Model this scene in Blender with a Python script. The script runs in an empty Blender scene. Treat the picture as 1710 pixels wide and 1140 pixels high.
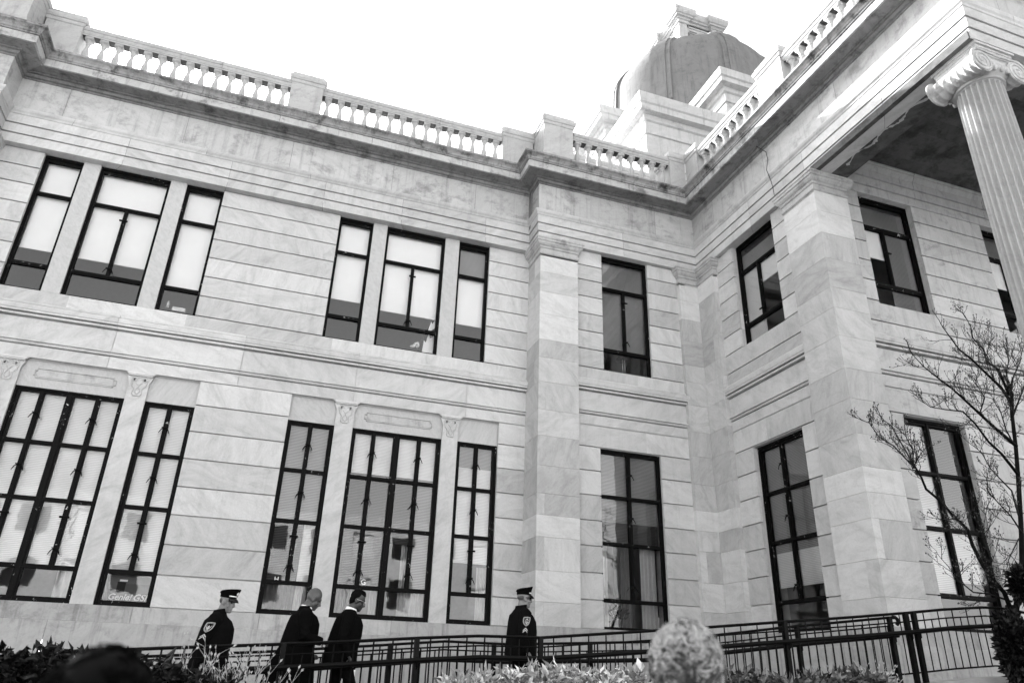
import bpy, math, random
from mathutils import Vector, Matrix, Quaternion
random.seed(7)
R = math.radians
S = bpy.context.scene
COL = S.collection

# ------------------------------------------------------------------ camera
cam = bpy.data.cameras.new('camera')
camo = bpy.data.objects.new('camera', cam)
COL.objects.link(camo)
yaw, pitch, roll = R(18.295), R(24.729), R(1.9185)
fw = Vector((math.sin(yaw)*math.cos(pitch), math.cos(yaw)*math.cos(pitch), math.sin(pitch)))
rt = Vector((math.cos(yaw), -math.sin(yaw), 0))
up = rt.cross(fw)
r2 = rt*math.cos(roll)+up*math.sin(roll)
u2 = -rt*math.sin(roll)+up*math.cos(roll)
camo.matrix_world = Matrix((r2, u2, -fw)).transposed().to_4x4()
cam.sensor_width = 36
cam.lens = 36*1204/1710
cam.clip_start = 0.05
cam.clip_end = 2000
cam.dof.use_dof = True
cam.dof.focus_distance = 13.0
cam.dof.aperture_fstop = 2.0
S.camera = camo

# ------------------------------------------------------------------ light
SUN = Vector((-.41, 1.0, 0.53)).normalized()
SUN_EL = math.asin(SUN.z)
SUN_AZ = math.atan2(SUN.x, SUN.y)
W = bpy.data.worlds.new('World')
S.world = W
W.use_nodes = True
nt = W.node_tree
nt.nodes.clear()
sky = nt.nodes.new('ShaderNodeTexSky')
sky.sky_type = 'NISHITA'
sky.sun_disc = False
sky.sun_elevation = SUN_EL
sky.sun_rotation = SUN_AZ
sky.air_density = 1.0
sky.dust_density = 3.0
bw = nt.nodes.new('ShaderNodeRGBToBW')
bg = nt.nodes.new('ShaderNodeBackground')
bg.inputs['Strength'].default_value = 0.14
wo = nt.nodes.new('ShaderNodeOutputWorld')
nt.links.new(sky.outputs[0], bw.inputs[0])
nt.links.new(bw.outputs[0], bg.inputs['Color'])
nt.links.new(bg.outputs[0], wo.inputs['Surface'])
sl = bpy.data.lights.new('sun', 'SUN')
sl.energy = 4.0
sl.angle = R(0.5)
slo = bpy.data.objects.new('sun', sl)
COL.objects.link(slo)
slo.rotation_euler = (-SUN).to_track_quat('-Z', 'Y').to_euler()
slo.location = (-30, 30, 40)
vs = S.view_settings
vs.view_transform = 'Standard'
vs.look = 'None'
vs.exposure = 2.7
vs.gamma = 1.0
S.cycles.max_bounces = 8
S.cycles.transparent_max_bounces = 16

K = 1.15          # the building is drawn in units of 1/K metres
F = 1204.0

def ray(px, py):
    a = r2*((px-855)/F)+u2*(-(py-570)/F)+fw
    return a

def at(px, py, y):
    d = ray(px, py)
    return d*(y/d.y)

# ------------------------------------------------------------------ materials
MATS = {}

class N:
    def __init__(s, name):
        s.m = bpy.data.materials.new(name)
        s.m.use_nodes = True
        s.t = s.m.node_tree
        s.t.nodes.clear()
        s.out = s.t.nodes.new('ShaderNodeOutputMaterial')
    def n(s, typ, **kw):
        o = s.t.nodes.new('ShaderNode'+typ)
        for k, v in kw.items():
            if k.startswith('i_'):
                key = k[2:]
                key = int(key) if key.isdigit() else key.replace('_', ' ')
                o.inputs[key].default_value = v
            else:
                setattr(o, k, v)
        return o
    def l(s, a, b):
        s.t.links.new(a, b)
    def math(s, op, a, b=None, clamp=False):
        o = s.t.nodes.new('ShaderNodeMath')
        o.operation = op
        o.use_clamp = clamp
        for i, v in enumerate((a, b)):
            if v is None:
                continue
            if isinstance(v, (int, float)):
                o.inputs[i].default_value = v
            else:
                s.l(v, o.inputs[i])
        return o.outputs[0]
    def ramp(s, fac, pts):
        o = s.t.nodes.new('ShaderNodeValToRGB')
        e = o.color_ramp.elements
        while len(e) < len(pts):
            e.new(0.5)
        for el, (p, v) in zip(e, pts):
            el.position = p
            el.color = (v, v, v, 1)
        s.l(fac, o.inputs[0])
        return o.outputs[0]
    def noise(s, vec, scale, detail=4, rough=.5, dist=0):
        o = s.n('TexNoise', i_Scale=scale, i_Detail=detail, i_Roughness=rough, i_Distortion=dist)
        if vec is not None:
            s.l(vec, o.inputs['Vector'])
        return o.outputs['Fac']
    def scale(s, vec, xyz, rot=(0, 0, 0)):
        o = s.n('Mapping')
        o.inputs['Scale'].default_value = xyz
        o.inputs['Rotation'].default_value = rot
        s.l(vec, o.inputs['Vector'])
        return o.outputs[0]
    def principled(s, col, rough=.6, spec=.5, bump=None, bstr=.2, bdist=.01, metal=0):
        p = s.n('BsdfPrincipled')
        if isinstance(col, (int, float)):
            p.inputs['Base Color'].default_value = (col, col, col, 1)
        else:
            s.l(col, p.inputs['Base Color'])
        if isinstance(rough, (int, float)):
            p.inputs['Roughness'].default_value = rough
        else:
            s.l(rough, p.inputs['Roughness'])
        p.inputs['Specular IOR Level'].default_value = spec
        p.inputs['Metallic'].default_value = metal
        if bump is not None:
            b = s.n('Bump', i_Strength=bstr, i_Distance=bdist)
            s.l(bump, b.inputs['Height'])
            s.l(b.outputs[0], p.inputs['Normal'])
        s.l(p.outputs[0], s.out.inputs['Surface'])
        return p

def marble(name, lo, hi, isl=.5, stain=.25, stain_thr=.55, streak=.3, grain=(1, 1, 3)):
    k = N(name)
    tc = k.n('TexCoord').outputs['Object']
    geo = k.n('NewGeometry')
    rnd = geo.outputs['Random Per Island']
    vr = k.n('VectorRotate', rotation_type='AXIS_ANGLE')
    vr.inputs['Axis'].default_value = (.25, 1, .3)
    k.l(tc, vr.inputs['Vector'])
    k.l(k.math('MULTIPLY', rnd, 6.283), vr.inputs['Angle'])
    add = k.n('VectorMath', operation='ADD')
    cmb = k.n('CombineXYZ')
    k.l(k.math('MULTIPLY', rnd, 71.0), cmb.inputs[0])
    k.l(k.math('MULTIPLY', rnd, 37.0), cmb.inputs[2])
    k.l(vr.outputs[0], add.inputs[0])
    k.l(cmb.outputs[0], add.inputs[1])
    v = k.scale(add.outputs[0], grain)
    veins = k.noise(v, 1.1, 7, .62, 1.4)
    fine = k.noise(v, 6.0, 6, .65, .6)
    vein = k.ramp(veins, [(.25, 0), (.5, .60), (.75, 1)])
    # thin dark vein lines
    ln = k.noise(v, .7, 5, .55, 2.2)
    lined = k.math('ABSOLUTE', k.math('SUBTRACT', ln, .5))
    lnm = k.ramp(lined, [(0, .90), (.014, 1), (1, 1)])
    mixv = k.math('ADD', k.math('MULTIPLY', rnd, isl), k.math('MULTIPLY', vein, .78-isl*.5))
    mixv = k.math('ADD', mixv, k.math('MULTIPLY', fine, .22-isl*.1), True)
    base = k.math('ADD', k.math('MULTIPLY', mixv, hi-lo), lo)
    base = k.math('MULTIPLY', base, lnm)
    # weather stains, in world space: blotches and vertical run-off
    s1 = k.ramp(k.noise(k.scale(tc, (1.9, 1.9, 2.6)), 1.0, 9, .72, .25), [(stain_thr, 1), (stain_thr+.14, 1-stain)])
    s2 = k.ramp(k.noise(k.scale(tc, (7, 7, .5)), 1.0, 7, .65, .1), [(.52, 1), (.72, 1-streak)])
    s3 = k.ramp(k.noise(tc, 28, 3, .6), [(.3, .93), (.6, 1)])
    base = k.math('MULTIPLY', base, s1)
    base = k.math('MULTIPLY', base, s2)
    base = k.math('MULTIPLY', base, s3)
    bmp = k.noise(tc, 45, 5, .6)
    k.principled(base, .8, .08 if name == 'dome_copper' else .25, bmp, .25, .006)
    MATS[name] = k.m
    return k.m

marble('wall_marble', .28, .59, isl=.46, stain=.18, stain_thr=.58, streak=.10)
marble('pier_marble', .24, .60, isl=.56, stain=.16, stain_thr=.60, streak=.08)
marble('frieze_marble', 0.32, 0.5, isl=.4, stain=.36, stain_thr=.51, streak=.30)
marble('cornice_marble', 0.27, 0.5, isl=.3, stain=.62, stain_thr=.50, streak=.42)
marble('dirty_marble', .11, .38, isl=.4, stain=.85, stain_thr=.51, streak=.55)
marble('shaded_soffit_marble', .14, .30, isl=.4, stain=.6, stain_thr=.52, streak=.4)  # cornice underside: shade painted into the stone colour, along with stains
marble('baluster_marble', 0.28, 0.46, isl=.3, stain=.3, stain_thr=.55, streak=.2)
marble('mullion_marble', 0.34, 0.5, isl=.2, stain=.05, stain_thr=.6, streak=.05, grain=(9, 9, .35))
marble('base_marble', 0.25, 0.48, isl=.5, stain=.3, stain_thr=.53, streak=.38)
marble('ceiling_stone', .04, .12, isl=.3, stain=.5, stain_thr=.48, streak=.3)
marble('porch_marble', 0.3, 0.52, isl=.4, stain=.42, stain_thr=.55, streak=.25)
marble('column_marble', .26, .38, isl=.1, stain=.08, stain_thr=.6, streak=.06, grain=(3, 3, .5))
marble('drum_marble', 0.34, 0.52, isl=.5, stain=.3, stain_thr=.55, streak=.3)

def simple(name, c, rough=.6, spec=.4, var=.15, sc=12, bump=.15, metal=0, bd=.005):
    k = N(name)
    tc = k.n('TexCoord').outputs['Object']
    f = k.ramp(k.noise(tc, sc, 5, .6), [(.3, c*(1-var)), (.7, min(1, c*(1+var)))])
    k.principled(f, rough, spec, k.noise(tc, sc*4, 4, .6), bump, bd, metal)
    MATS[name] = k.m
    return k.m

marble('dome_copper', .16, .23, isl=.05, stain=.25, stain_thr=.54, streak=.30, grain=(1, 1, .4))
simple('roofing', .15, .9)
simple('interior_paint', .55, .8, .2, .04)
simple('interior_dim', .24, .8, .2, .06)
simple('interior_dark', .10, .8, .2, .1)
simple('shade_fabric', .86, .9, .1, .02, 3, .02)
simple('iron', .0016, .5, .12, .3, 40)
simple('soil', .06, .95, .1, .4, 6, .6, 0, .05)
simple('asphalt', .06, .9, .2, .3, 20, .4)
simple('concrete', .38, .85, .2, .15, 3)
simple('bark', .008, .95, .05, .5, 30, .6)
simple('twig', .022, .9, .06, .3, 40)
simple('pale_twig', .42, .85, .2, .2, 40)
simple('bud', .07, .85, .1, .4, 60)
simple('skin_light', .17, .5, .4, .10, 25, .1)
simple('skin_dark', .03, .42, .5, .18, 25, .1)
simple('skin_brown', .062, .40, .5, .18, 22, .1)
simple('wool_black', .0045, .95, .04, .3, 90, .3)
simple('coat_black', .0036, .95, .03, .3, 90, .3)
simple('hair_black', .002, .8, .06, .3, 90, .4)
simple('leather_black', .0015, .35, .25, .2, 50)
simple('white_cloth', .85, .8, .2, .03)
simple('white_thread', .42, .7, .2, .05)
simple('grey_thread', .07, .7, .2, .05)
simple('badge_metal', .55, .3, .5, .1, 60, .1, .8)
simple('lens_dark', .001, .2, .25, .1)
simple('cardboard', .30, .9, .1, .1)
simple('poster_black', .003, .6, .1, .1)
simple('plastic_white', .72, .5, .4, .03)
simple('banner_grey', .10, .7, .2, .2, 2, .02)
simple('banner_letter', .42, .7, .2, .05, 3, .02)
simple('terracotta', .16, .8, .2, .2)
simple('cable_rubber', .03, .6, .3, .2)

def leafmat(name, lo, hi, rough=.5, spec=.2):
    k = N(name)
    rnd = k.n('NewGeometry').outputs['Random Per Island']
    c = k.ramp(rnd, [(0, lo), (.65, lo+(hi-lo)*.35), (1, hi)])
    k.principled(c, rough, spec)
    MATS[name] = k.m
leafmat('leaf_dark', .0012, .014, .42, .22)
leafmat('leaf_pale', .10, .92, .5)
leafmat('leaf_mixed', .01, .24, .45)
leafmat('hair_white', .22, .62, .6)
leafmat('hair_shade', .02, .16, .6)  # dark tone for the shaded lower locks and the layer beneath
leafmat('hair_dark', .001, .003, .8, .04)

def framemat():
    k = N('frame_paint')
    tc = k.n('TexCoord').outputs['Object']
    n1 = k.noise(tc, 14, 8, .7, .5)
    n2 = k.noise(tc, 2.2, 3, .5)
    m = k.math('MULTIPLY', k.ramp(n1, [(.625, 0), (.65, 1)]), k.ramp(n2, [(.50, 0), (.62, 1)]))
    c = k.math('ADD', k.math('MULTIPLY', m, .50), k.math('MULTIPLY', k.noise(tc, 20, 3), .004))
    k.principled(c, .6, .10, n1, .2, .004)
    MATS['frame_paint'] = k.m
framemat()

def glassmat(name, tint=.92, wav=.35):
    k = N(name)
    tc = k.n('TexCoord').outputs['Object']
    tr = k.n('BsdfTransparent')
    tr.inputs[0].default_value = (tint, tint, tint, 1)
    gl = k.n('BsdfGlossy')
    gl.inputs['Roughness'].default_value = .02
    b = k.n('Bump', i_Strength=wav, i_Distance=.02)
    k.l(k.noise(tc, 1.6, 2, .5), b.inputs['Height'])
    k.l(b.outputs[0], gl.inputs['Normal'])
    fr = k.n('Fresnel', i_IOR=1.6)
    mx = k.n('MixShader')
    k.l(k.math('MULTIPLY', fr.outputs[0], 1.6, True), mx.inputs[0])
    k.l(tr.outputs[0], mx.inputs[1])
    k.l(gl.outputs[0], mx.inputs[2])
    k.l(mx.outputs[0], k.out.inputs['Surface'])
    MATS[name] = k.m
glassmat('window_glass', .94, .10)

def blindmat(name, lo, hi):
    k = N(name)
    tc = k.n('TexCoord').outputs['Object']
    sx = k.n('SeparateXYZ')
    k.l(tc, sx.inputs[0])
    w = k.math('SINE', k.math('MULTIPLY', sx.outputs[2], 2*math.pi/.034))
    st = k.math('ADD', k.math('MULTIPLY', w, .5), .5)
    big = k.ramp(k.noise(k.scale(tc, (1.1, 1.1, .9)), 1.0, 2, .5), [(.35, .82), (.65, 1)])
    c = k.math('MULTIPLY', k.math('ADD', k.math('MULTIPLY', st, hi-lo), lo), big)
    k.principled(c, .6, .3, st, .5, .01)
    MATS[name] = k.m
blindmat('blind_white', .62, .84)
blindmat('blind_open', .008, .055)
blindmat('blind_grey', .16, .34)

# ------------------------------------------------------------------ mesh builder
class MB:
    def __init__(s):
        s.v = []
        s.f = []
    def add(s, vs, fs):
        b = len(s.v)
        s.v += [tuple(p) for p in vs]
        s.f += [tuple(i+b for i in f) for f in fs]
    def box(s, x0, x1, y0, y1, z0, z1):
        if x0 > x1: x0, x1 = x1, x0
        if y0 > y1: y0, y1 = y1, y0
        if z0 > z1: z0, z1 = z1, z0
        s.add([(x0, y0, z0), (x1, y0, z0), (x1, y1, z0), (x0, y1, z0), (x0, y0, z1), (x1, y0, z1), (x1, y1, z1), (x0, y1, z1)],
              [(0, 3, 2, 1), (4, 5, 6, 7), (0, 1, 5, 4), (1, 2, 6, 5), (2, 3, 7, 6), (3, 0, 4, 7)])
    def quad(s, a, b, c, d):
        s.add([a, b, c, d], [(0, 1, 2, 3)])
    def tube(s, pts, rad, n=8, cap=True, flat=1.0):
        pts = [Vector(p) for p in pts]
        if not isinstance(rad, (list, tuple)):
            rad = [rad]*len(pts)
        vs, fs = [], []
        side = None
        for i, p in enumerate(pts):
            a = pts[max(0, i-1)]
            b = pts[min(len(pts)-1, i+1)]
            d = (b-a)
            if d.length < 1e-9:
                d = Vector((0, 0, 1))
            d.normalize()
            if side is None:
                ref = Vector((0, 0, 1)) if abs(d.z) < .9 else Vector((0, 1, 0))
                side = d.cross(ref).normalized()
            else:
                side = (side-d*side.dot(d)).normalized()
            o = d.cross(side)
            for k in range(n):
                t = 2*math.pi*k/n
                vs.append(p+side*math.cos(t)*rad[i]+o*math.sin(t)*rad[i]*flat)
        for i in range(len(pts)-1):
            for k in range(n):
                k2 = (k+1) % n
                fs.append((i*n+k, i*n+k2, (i+1)*n+k2, (i+1)*n+k))
        if cap:
            fs.append(tuple(range(n-1, -1, -1)))
            fs.append(tuple((len(pts)-1)*n+k for k in range(n)))
        s.add(vs, fs)
    def loft(s, rings, n=20, cap=True):
        """rings: (center, rx vector, ry vector)"""
        vs, fs = [], []
        for c, a, b in rings:
            c, a, b = Vector(c), Vector(a), Vector(b)
            for k in range(n):
                t = 2*math.pi*k/n
                vs.append(c+a*math.cos(t)+b*math.sin(t))
        for i in range(len(rings)-1):
            for k in range(n):
                k2 = (k+1) % n
                fs.append((i*n+k, i*n+k2, (i+1)*n+k2, (i+1)*n+k))
        if cap:
            fs.append(tuple(range(n-1, -1, -1)))
            fs.append(tuple((len(rings)-1)*n+k for k in range(n)))
        s.add(vs, fs)
    def ell(s, c, rx, ry, rz, n=16, m=10, rot=None):
        c = Vector(c)
        rings = []
        for j in range(m+1):
            t = -math.pi/2+math.pi*j/m
            ct = max(math.cos(t), .02)
            o = Vector((0, 0, math.sin(t)*rz))
            a = Vector((rx*ct, 0, 0))
            b = Vector((0, ry*ct, 0))
            if rot is not None:
                o, a, b = rot@o, rot@a, rot@b
            rings.append((c+o, a, b))
        s.loft(rings, n)
    def lathe(s, prof, c=(0, 0, 0), n=16, a0=0.0):
        vs, fs = [], []
        for r, z in prof:
            for k in range(n):
                t = a0+2*math.pi*k/n
                vs.append((c[0]+r*math.cos(t), c[1]+r*math.sin(t), c[2]+z))
        for i in range(len(prof)-1):
            for k in range(n):
                k2 = (k+1) % n
                fs.append((i*n+k, i*n+k2, (i+1)*n+k2, (i+1)*n+k))
        fs.append(tuple(range(n-1, -1, -1)))
        fs.append(tuple((len(prof)-1)*n+k for k in range(n)))
        s.add(vs, fs)
    def sweep(s, path, prof, step=None, closed=False, off=0.0):
        """moulding profile (p outward to the right of travel, z) along a plan path, mitred; split into blocks"""
        n = len(path)
        P = [Vector((p[0], p[1])) for p in path]
        def nrm(a, b):
            d = (b-a).normalized()
            return Vector((d.y, -d.x))
        ms = []
        for i in range(n):
            if closed:
                n0 = nrm(P[i-1], P[i]); n1 = nrm(P[i], P[(i+1) % n])
            else:
                n0 = nrm(P[max(i-1, 0)], P[max(i, 1)])
                n1 = nrm(P[min(i, n-2)], P[min(i+1, n-1)])
            ms.append((n0+n1)/(1+n0.dot(n1)))
        edges = range(n if closed else n-1)
        for i in edges:
            j = (i+1) % n
            L = (P[j]-P[i]).length
            ts = [0.0]
            if step and L > step*1.3:
                t = off % step
                t = t if t > step*.35 else t+step
                while t < L-step*.35:
                    ts.append(t/L)
                    t += step*(.9+.2*random.random())
            ts.append(1.0)
            for a, b in zip(ts[:-1], ts[1:]):
                vs, fs = [], []
                for t in (a+(.0035/L if a > 0 else 0), b-(.0035/L if b < 1 else 0)):
                    for p, z in prof:
                        A = P[i]+ms[i]*p
                        B = P[j]+ms[j]*p
                        q = A.lerp(B, t)
                        vs.append((q.x, q.y, z))
                m = len(prof)
                for k in range(m-1):
                    fs.append((k, m+k, m+k+1, k+1))
                s.add(vs, fs)
    def build(s, name, mat, parent=None, k=1.0, smooth=False, loc=None):
        me = bpy.data.meshes.new(name)
        if k != 1.0:
            vv = [(a*k, b*k, c*k) for a, b, c in s.v]
        else:
            vv = s.v
        me.from_pydata(vv, [], s.f)
        me.materials.append(MATS[mat] if isinstance(mat, str) else mat)
        if smooth:
            for p in me.polygons:
                p.use_smooth = True
        me.update()
        o = bpy.data.objects.new(name, me)
        COL.objects.link(o)
        if loc is not None:
            o.location = loc
        if parent is not None:
            attach(o, parent)
        return o

def attach(o, parent):
    o.parent = parent
    if parent.type == 'EMPTY' or parent.get('_w') is not None or True:
        # children are modelled in world space
        M = Matrix.Identity(4)
        p = parent
        M = world_of(parent)
        o.matrix_parent_inverse = M.inverted()

def world_of(o):
    M = Matrix.LocRotScale(o.location, o.rotation_euler, o.scale)
    if o.parent is not None:
        return world_of(o.parent)@o.matrix_parent_inverse@M
    return M

def tag(o, label=None, cat=None, group=None, kind=None):
    if label: o['label'] = label
    if cat: o['category'] = cat
    if group: o['group'] = group
    if kind: o['kind'] = kind
    return o

def empty(name, loc, label, cat, group=None):
    o = bpy.data.objects.new(name, None)
    COL.objects.link(o)
    o.location = loc
    o.empty_display_size = .2
    return tag(o, label, cat, group)

def bevel(o, w, seg=1):
    m = o.modifiers.new('bevel', 'BEVEL')
    m.width = w
    m.segments = seg
    m.limit_method = 'ANGLE'
    m.angle_limit = R(40)
    return o

# ================================================================== COURTHOUSE
CH = empty('courthouse', (2, 16, -1.5), 'pale marble courthouse with balustrade, domed tower and columned porch', 'building')

def B(mb, name, mat, parent=CH, smooth=False):
    return mb.build(name, mat, parent, K, smooth)

YA, YR, XB, YP = 14.0, 13.35, 9.23, 9.2        # wall planes: main front, recessed bay, side wall, porch wall
COURSES = [.82, 1.34, 1.84, 2.35, 2.85, 3.36, 3.87, 4.38, 4.86, 5.20]
UPC = [5.91, 6.18, 6.62, 7.06, 7.50, 7.94, 8.37, 8.76, 9.15]

class Tx:            # wall facing -y
    def __init__(s, Y): s.Y = Y
    def box(s, mb, u0, u1, d0, d1, z0, z1): mb.box(u0, u1, s.Y+d0, s.Y+d1, z0, z1)
    def pt(s, u, d, z): return (u, s.Y+d, z)
class Ty:            # wall facing -x
    def __init__(s, X): s.X = X
    def box(s, mb, u0, u1, d0, d1, z0, z1): mb.box(s.X+d0, s.X+d1, u0, u1, z0, z1)
    def pt(s, u, d, z): return (s.X+d, u, z)

def free(u0, u1, holes):
    out = []
    cur = u0
    for a, b in sorted(holes):
        if a > cur: out.append((cur, min(a, u1)))
        cur = max(cur, b)
    if cur < u1: out.append((cur, u1))
    return [(a, b) for a, b in out if b-a > .01]

def wall(mb, T, u0, u1, courses, holes, depth=.42, gap=.026, maxlen=2.6, joints=True):
    zs = sorted(set(list(courses)+[h[2] for h in holes]+[h[3] for h in holes]))
    zs = [z for z in zs if courses[0]-1e-6 <= z <= courses[-1]+1e-6]
    cs = set(courses)
    for z0, z1 in zip(zs[:-1], zs[1:]):
        hs = [(h[0], h[1]) for h in holes if h[2] < z1-1e-6 and h[3] > z0+1e-6]
        for a, b in free(u0, u1, hs):
            T.box(mb, a+.002, b-.002, .05, depth, z0, z1)
            g0 = gap/2 if False else gap/2 if (z0 in cs and joints) else 0
            g1 = gap/2 if (z1 in cs and joints) else 0
            L = b-a
            k = max(1, int(math.ceil(L/maxlen)))
            cuts = [a]
            for i in range(1, k):
                cuts.append(a+L*i/k+random.uniform(-.25, .25)*L/k)
            cuts.append(b)
            for c, d in zip(cuts[:-1], cuts[1:]):
                T.box(mb, c, d, 0, .0495, z0+g0, z1-g1)

TA, TR, TB, TP = Tx(YA), Tx(YR), Ty(XB), Tx(YP)
UPZ = (6.18, 9.15)
LOZ = (.82, 4.38)
upA = [(-5.30, -4.60), (-4.29, -2.97), (-2.66, -1.92), (.52, 1.27), (1.58, 2.94), (3.27, 4.01)]
loA = [(-5.69, -4.84), (-4.50, -2.75), (-2.41, -1.55), (.13, 1.02), (1.37, 3.19), (3.52, 4.40)]

mb = MB()
wall(mb, TA, -6.15, 5.05, COURSES[:-1], [(-5.69, -1.55, .82, 4.86), (.13, 4.40, .82, 4.86)])
wall(mb, TA, -6.15, 5.05, UPC, [(-5.30, -1.92, 6.18, 9.15), (.52, 4.01, 6.18, 9.15)])
B(mb, 'wall', 'wall_marble')
mb = MB()
RUW = (6.58, 7.80, 6.18, 9.15)
RLW = (6.45, 7.89, .82, 4.38)
wall(mb, TR, 5.85, 9.20, COURSES[:-1], [RLW])
wall(mb, TR, 5.85, 9.20, UPC, [RUW])
B(mb, 'wall', 'wall_marble')
mb = MB()
BUW = (10.52, 11.95, 6.60, 9.15)
BLW = (10.48, 11.97, .82, 4.36)
wall(mb, TB, 9.6, 13.34, COURSES[:-1], [BLW])
wall(mb, TB, 9.6, 13.34, UPC, [BUW])
B(mb, 'wall', 'wall_marble')
mb = MB()
PUW = [(10.33, 11.72, 6.57, 9.15), (13.62, 15.03, 6.57, 9.15)]
PLW = [(10.34, 11.75, .82, 4.36), (13.62, 15.03, .82, 4.36)]
wall(mb, TP, 9.7, 19, COURSES[:-1], PLW)
wall(mb, TP, 9.7, 19, UPC, PUW)
B(mb, 'wall', 'porch_marble')

# belt between the storeys, runs round every plane
belt = [(0, 4.862), (.0, 5.08), (-.04, 5.082), (-.04, 5.098), (.02, 5.10), (.035, 5.12), (.035, 5.135), (.015, 5.14), (.015, 5.15), (.055, 5.155), (.055, 5.185), (0, 5.20), (0, 5.60),
        (-.05, 5.602), (-.05, 5.628), (.06, 5.63), (.06, 5.668), (.0, 5.67), (.0, 5.69), (.10, 5.692), (.10, 5.722), (.115, 5.74), (.125, 5.79), (.125, 5.822), (.05, 5.826), (.05, 5.846), (.075, 5.85), (.06, 5.87), (.03, 5.91), (-.05, 5.91)]
groove = [(-.02, 4.855), (-.02, 4.87)]
def beltrun(path, mat='wall_marble'):
    m = MB()
    m.sweep(path, belt, 2.3, off=random.random())
    m.sweep([(p[0], p[1]) for p in path], [(-.06, 4.84), (-.06, 5.93)], None)
    B(m, 'belt_course', mat)
beltrun([(-6.15, YA), (5.05, YA)])
beltrun([(5.85, YR), (8.66, YR)])
beltrun([(XB, 12.62), (XB, 9.9)])
beltrun([(9.8, YP), (19, YP)], 'porch_marble')

# base courses
m = MB()
basep = [(-9.5, 13.2), (-6.1, 13.2), (-6.1, YA), (4.98, YA), (4.98, 13.2), (9.1, 13.2), (9.1, 9.03), (9.9, 9.03), (9.9, YP-.02), (19, YP-.02)]
m.sweep(basep, [(-.05, .82), (.035, .815), (.035, .565), (.05, .56)], 2.1)
m.sweep(basep, [(.03, .562), (.075, .555), (.075, -.3), (.10, -.31), (.10, -2.2)], 2.4, off=.7)
B(m, 'base_course', 'base_marble')

# piers and pilasters
def ashlar(mb, x0, x1, y0, y1, zs, flip=0, faces='xy'):
    for i, (a, b) in enumerate(zip(zs[:-1], zs[1:])):
        w = x1-x0
        s_ = .18 if (i+flip) % 2 == 0 else .0
        if random.random() < .45: s_ = .0
        g = .004
        if s_ > 0 and w > .5:
            mb.box(x0, x0+w*s_, y0, y1, a, b-g)
            mb.box(x0+w*s_+.002, x1, y0+.0015, y1, a, b-g)
        elif random.random() < .4 and y1-y0 > .6:
            c = y0+(y1-y0)*random.uniform(.25, .4)
            mb.box(x0, x1, y0, c, a, b-g)
            mb.box(x0+.0015, x1, c+.002, y1, a, b-g)
        else:
            mb.box(x0, x1, y0, y1, a, b-g)
PZ = [.82]
while PZ[-1] < 8.2:
    PZ.append(PZ[-1]+random.choice((.42, .50, .56, .62)))
PZ = [z for z in PZ if z < 8.45]+[8.74]
def pier(x0, x1, y0, y1, name='pier', cap_path=None):
    m = MB()
    ashlar(m, x0, x1, y0, y1, PZ)
    o = B(m, name, 'pier_marble')
    c = MB()
    capp = [(0, 8.70), (0, 8.74), (.022, 8.75), (.03, 8.77), (.022, 8.79), (0, 8.80), (0, 8.90), (.02, 8.905), (.03, 8.93), (.03, 8.945), (.06, 8.965), (.085, 9.0), (.095, 9.04),
            (.115, 9.05), (.115, 9.10), (.13, 9.115), (.13, 9.149), (-.1, 9.149)]
    c.sweep(cap_path, capp)
    ob = c.build('pier_capital', MATS['frieze_marble'], o, K)
    return o
pier(4.99, 5.91, 13.22, 14.2, cap_path=[(4.99, 14.05), (4.99, 13.22), (5.91, 13.22), (5.91, 13.4)])
pier(-8.2, -6.12, 13.22, 14.2, cap_path=[(-8.2, 13.22), (-6.12, 13.22), (-6.12, 14.05)])
pier(8.60, 9.5, 13.24, 13.6, 'pilaster', cap_path=[(8.60, 13.4), (8.60, 13.24), (9.14, 13.24)])
pier(9.11, 9.5, 12.58, 13.235, 'pilaster', cap_path=[(9.115, 13.24), (9.115, 12.58), (9.3, 12.58)])
pier(9.08, 9.89, 9.06, 9.97, cap_path=[(9.3, 9.97), (9.08, 9.97), (9.08, 9.06), (9.89, 9.06), (9.89, 9.25)])

# entablature all the way round
EP = [(-9.5, 13.25), (-6.1, 13.25), (-6.1, 13.85), (4.94, 13.85), (4.94, 13.25), (9.13, 13.25), (9.13, 5.48), (19, 5.48)]
m = MB()
m.sweep(EP, [(-.34, 9.151), (.0, 9.151), (0, 9.352), (-.05, 9.354), (-.05, 9.372), (.018, 9.374), (.018, 9.572), (-.03, 9.574), (-.03, 9.592), (.036, 9.594), (.036, 9.79)], 1.9, off=.3)
m.sweep(EP, [(.034, 9.79), (.05, 9.80), (.06, 9.83), (.085, 9.86), (.10, 9.90), (.10, 9.925), (.0, 9.932)], 2.4, off=1.1)
B(m, 'architrave', 'wall_marble')
m = MB()
m.sweep(EP, [(0, 9.93), (0, 10.73)], 2.15, off=.9)
B(m, 'frieze', 'frieze_marble')
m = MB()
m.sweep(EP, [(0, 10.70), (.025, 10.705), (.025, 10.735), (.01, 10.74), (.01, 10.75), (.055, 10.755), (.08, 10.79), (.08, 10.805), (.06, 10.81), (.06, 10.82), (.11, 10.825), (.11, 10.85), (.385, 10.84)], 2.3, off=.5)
B(m, 'cornice_soffit', 'shaded_soffit_marble')
m = MB()
m.sweep(EP, [(.385, 10.84), (.385, 10.815), (.43, 10.812), (.43, 10.985), (.38, 10.988)], 2.3, off=.5)
B(m, 'cornice', 'cornice_marble')
m = MB()
m.sweep(EP, [(.39, 10.985), (.455, 10.99), (.455, 11.015), (.475, 11.03), (.485, 11.07), (.52, 11.11), (.56, 11.135), (.565, 11.175), (.54, 11.18), (.28, 11.205), (-.5, 11.21)], 2.0, off=1.3)
B(m, 'cornice', 'dirty_marble')
m = MB()
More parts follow.
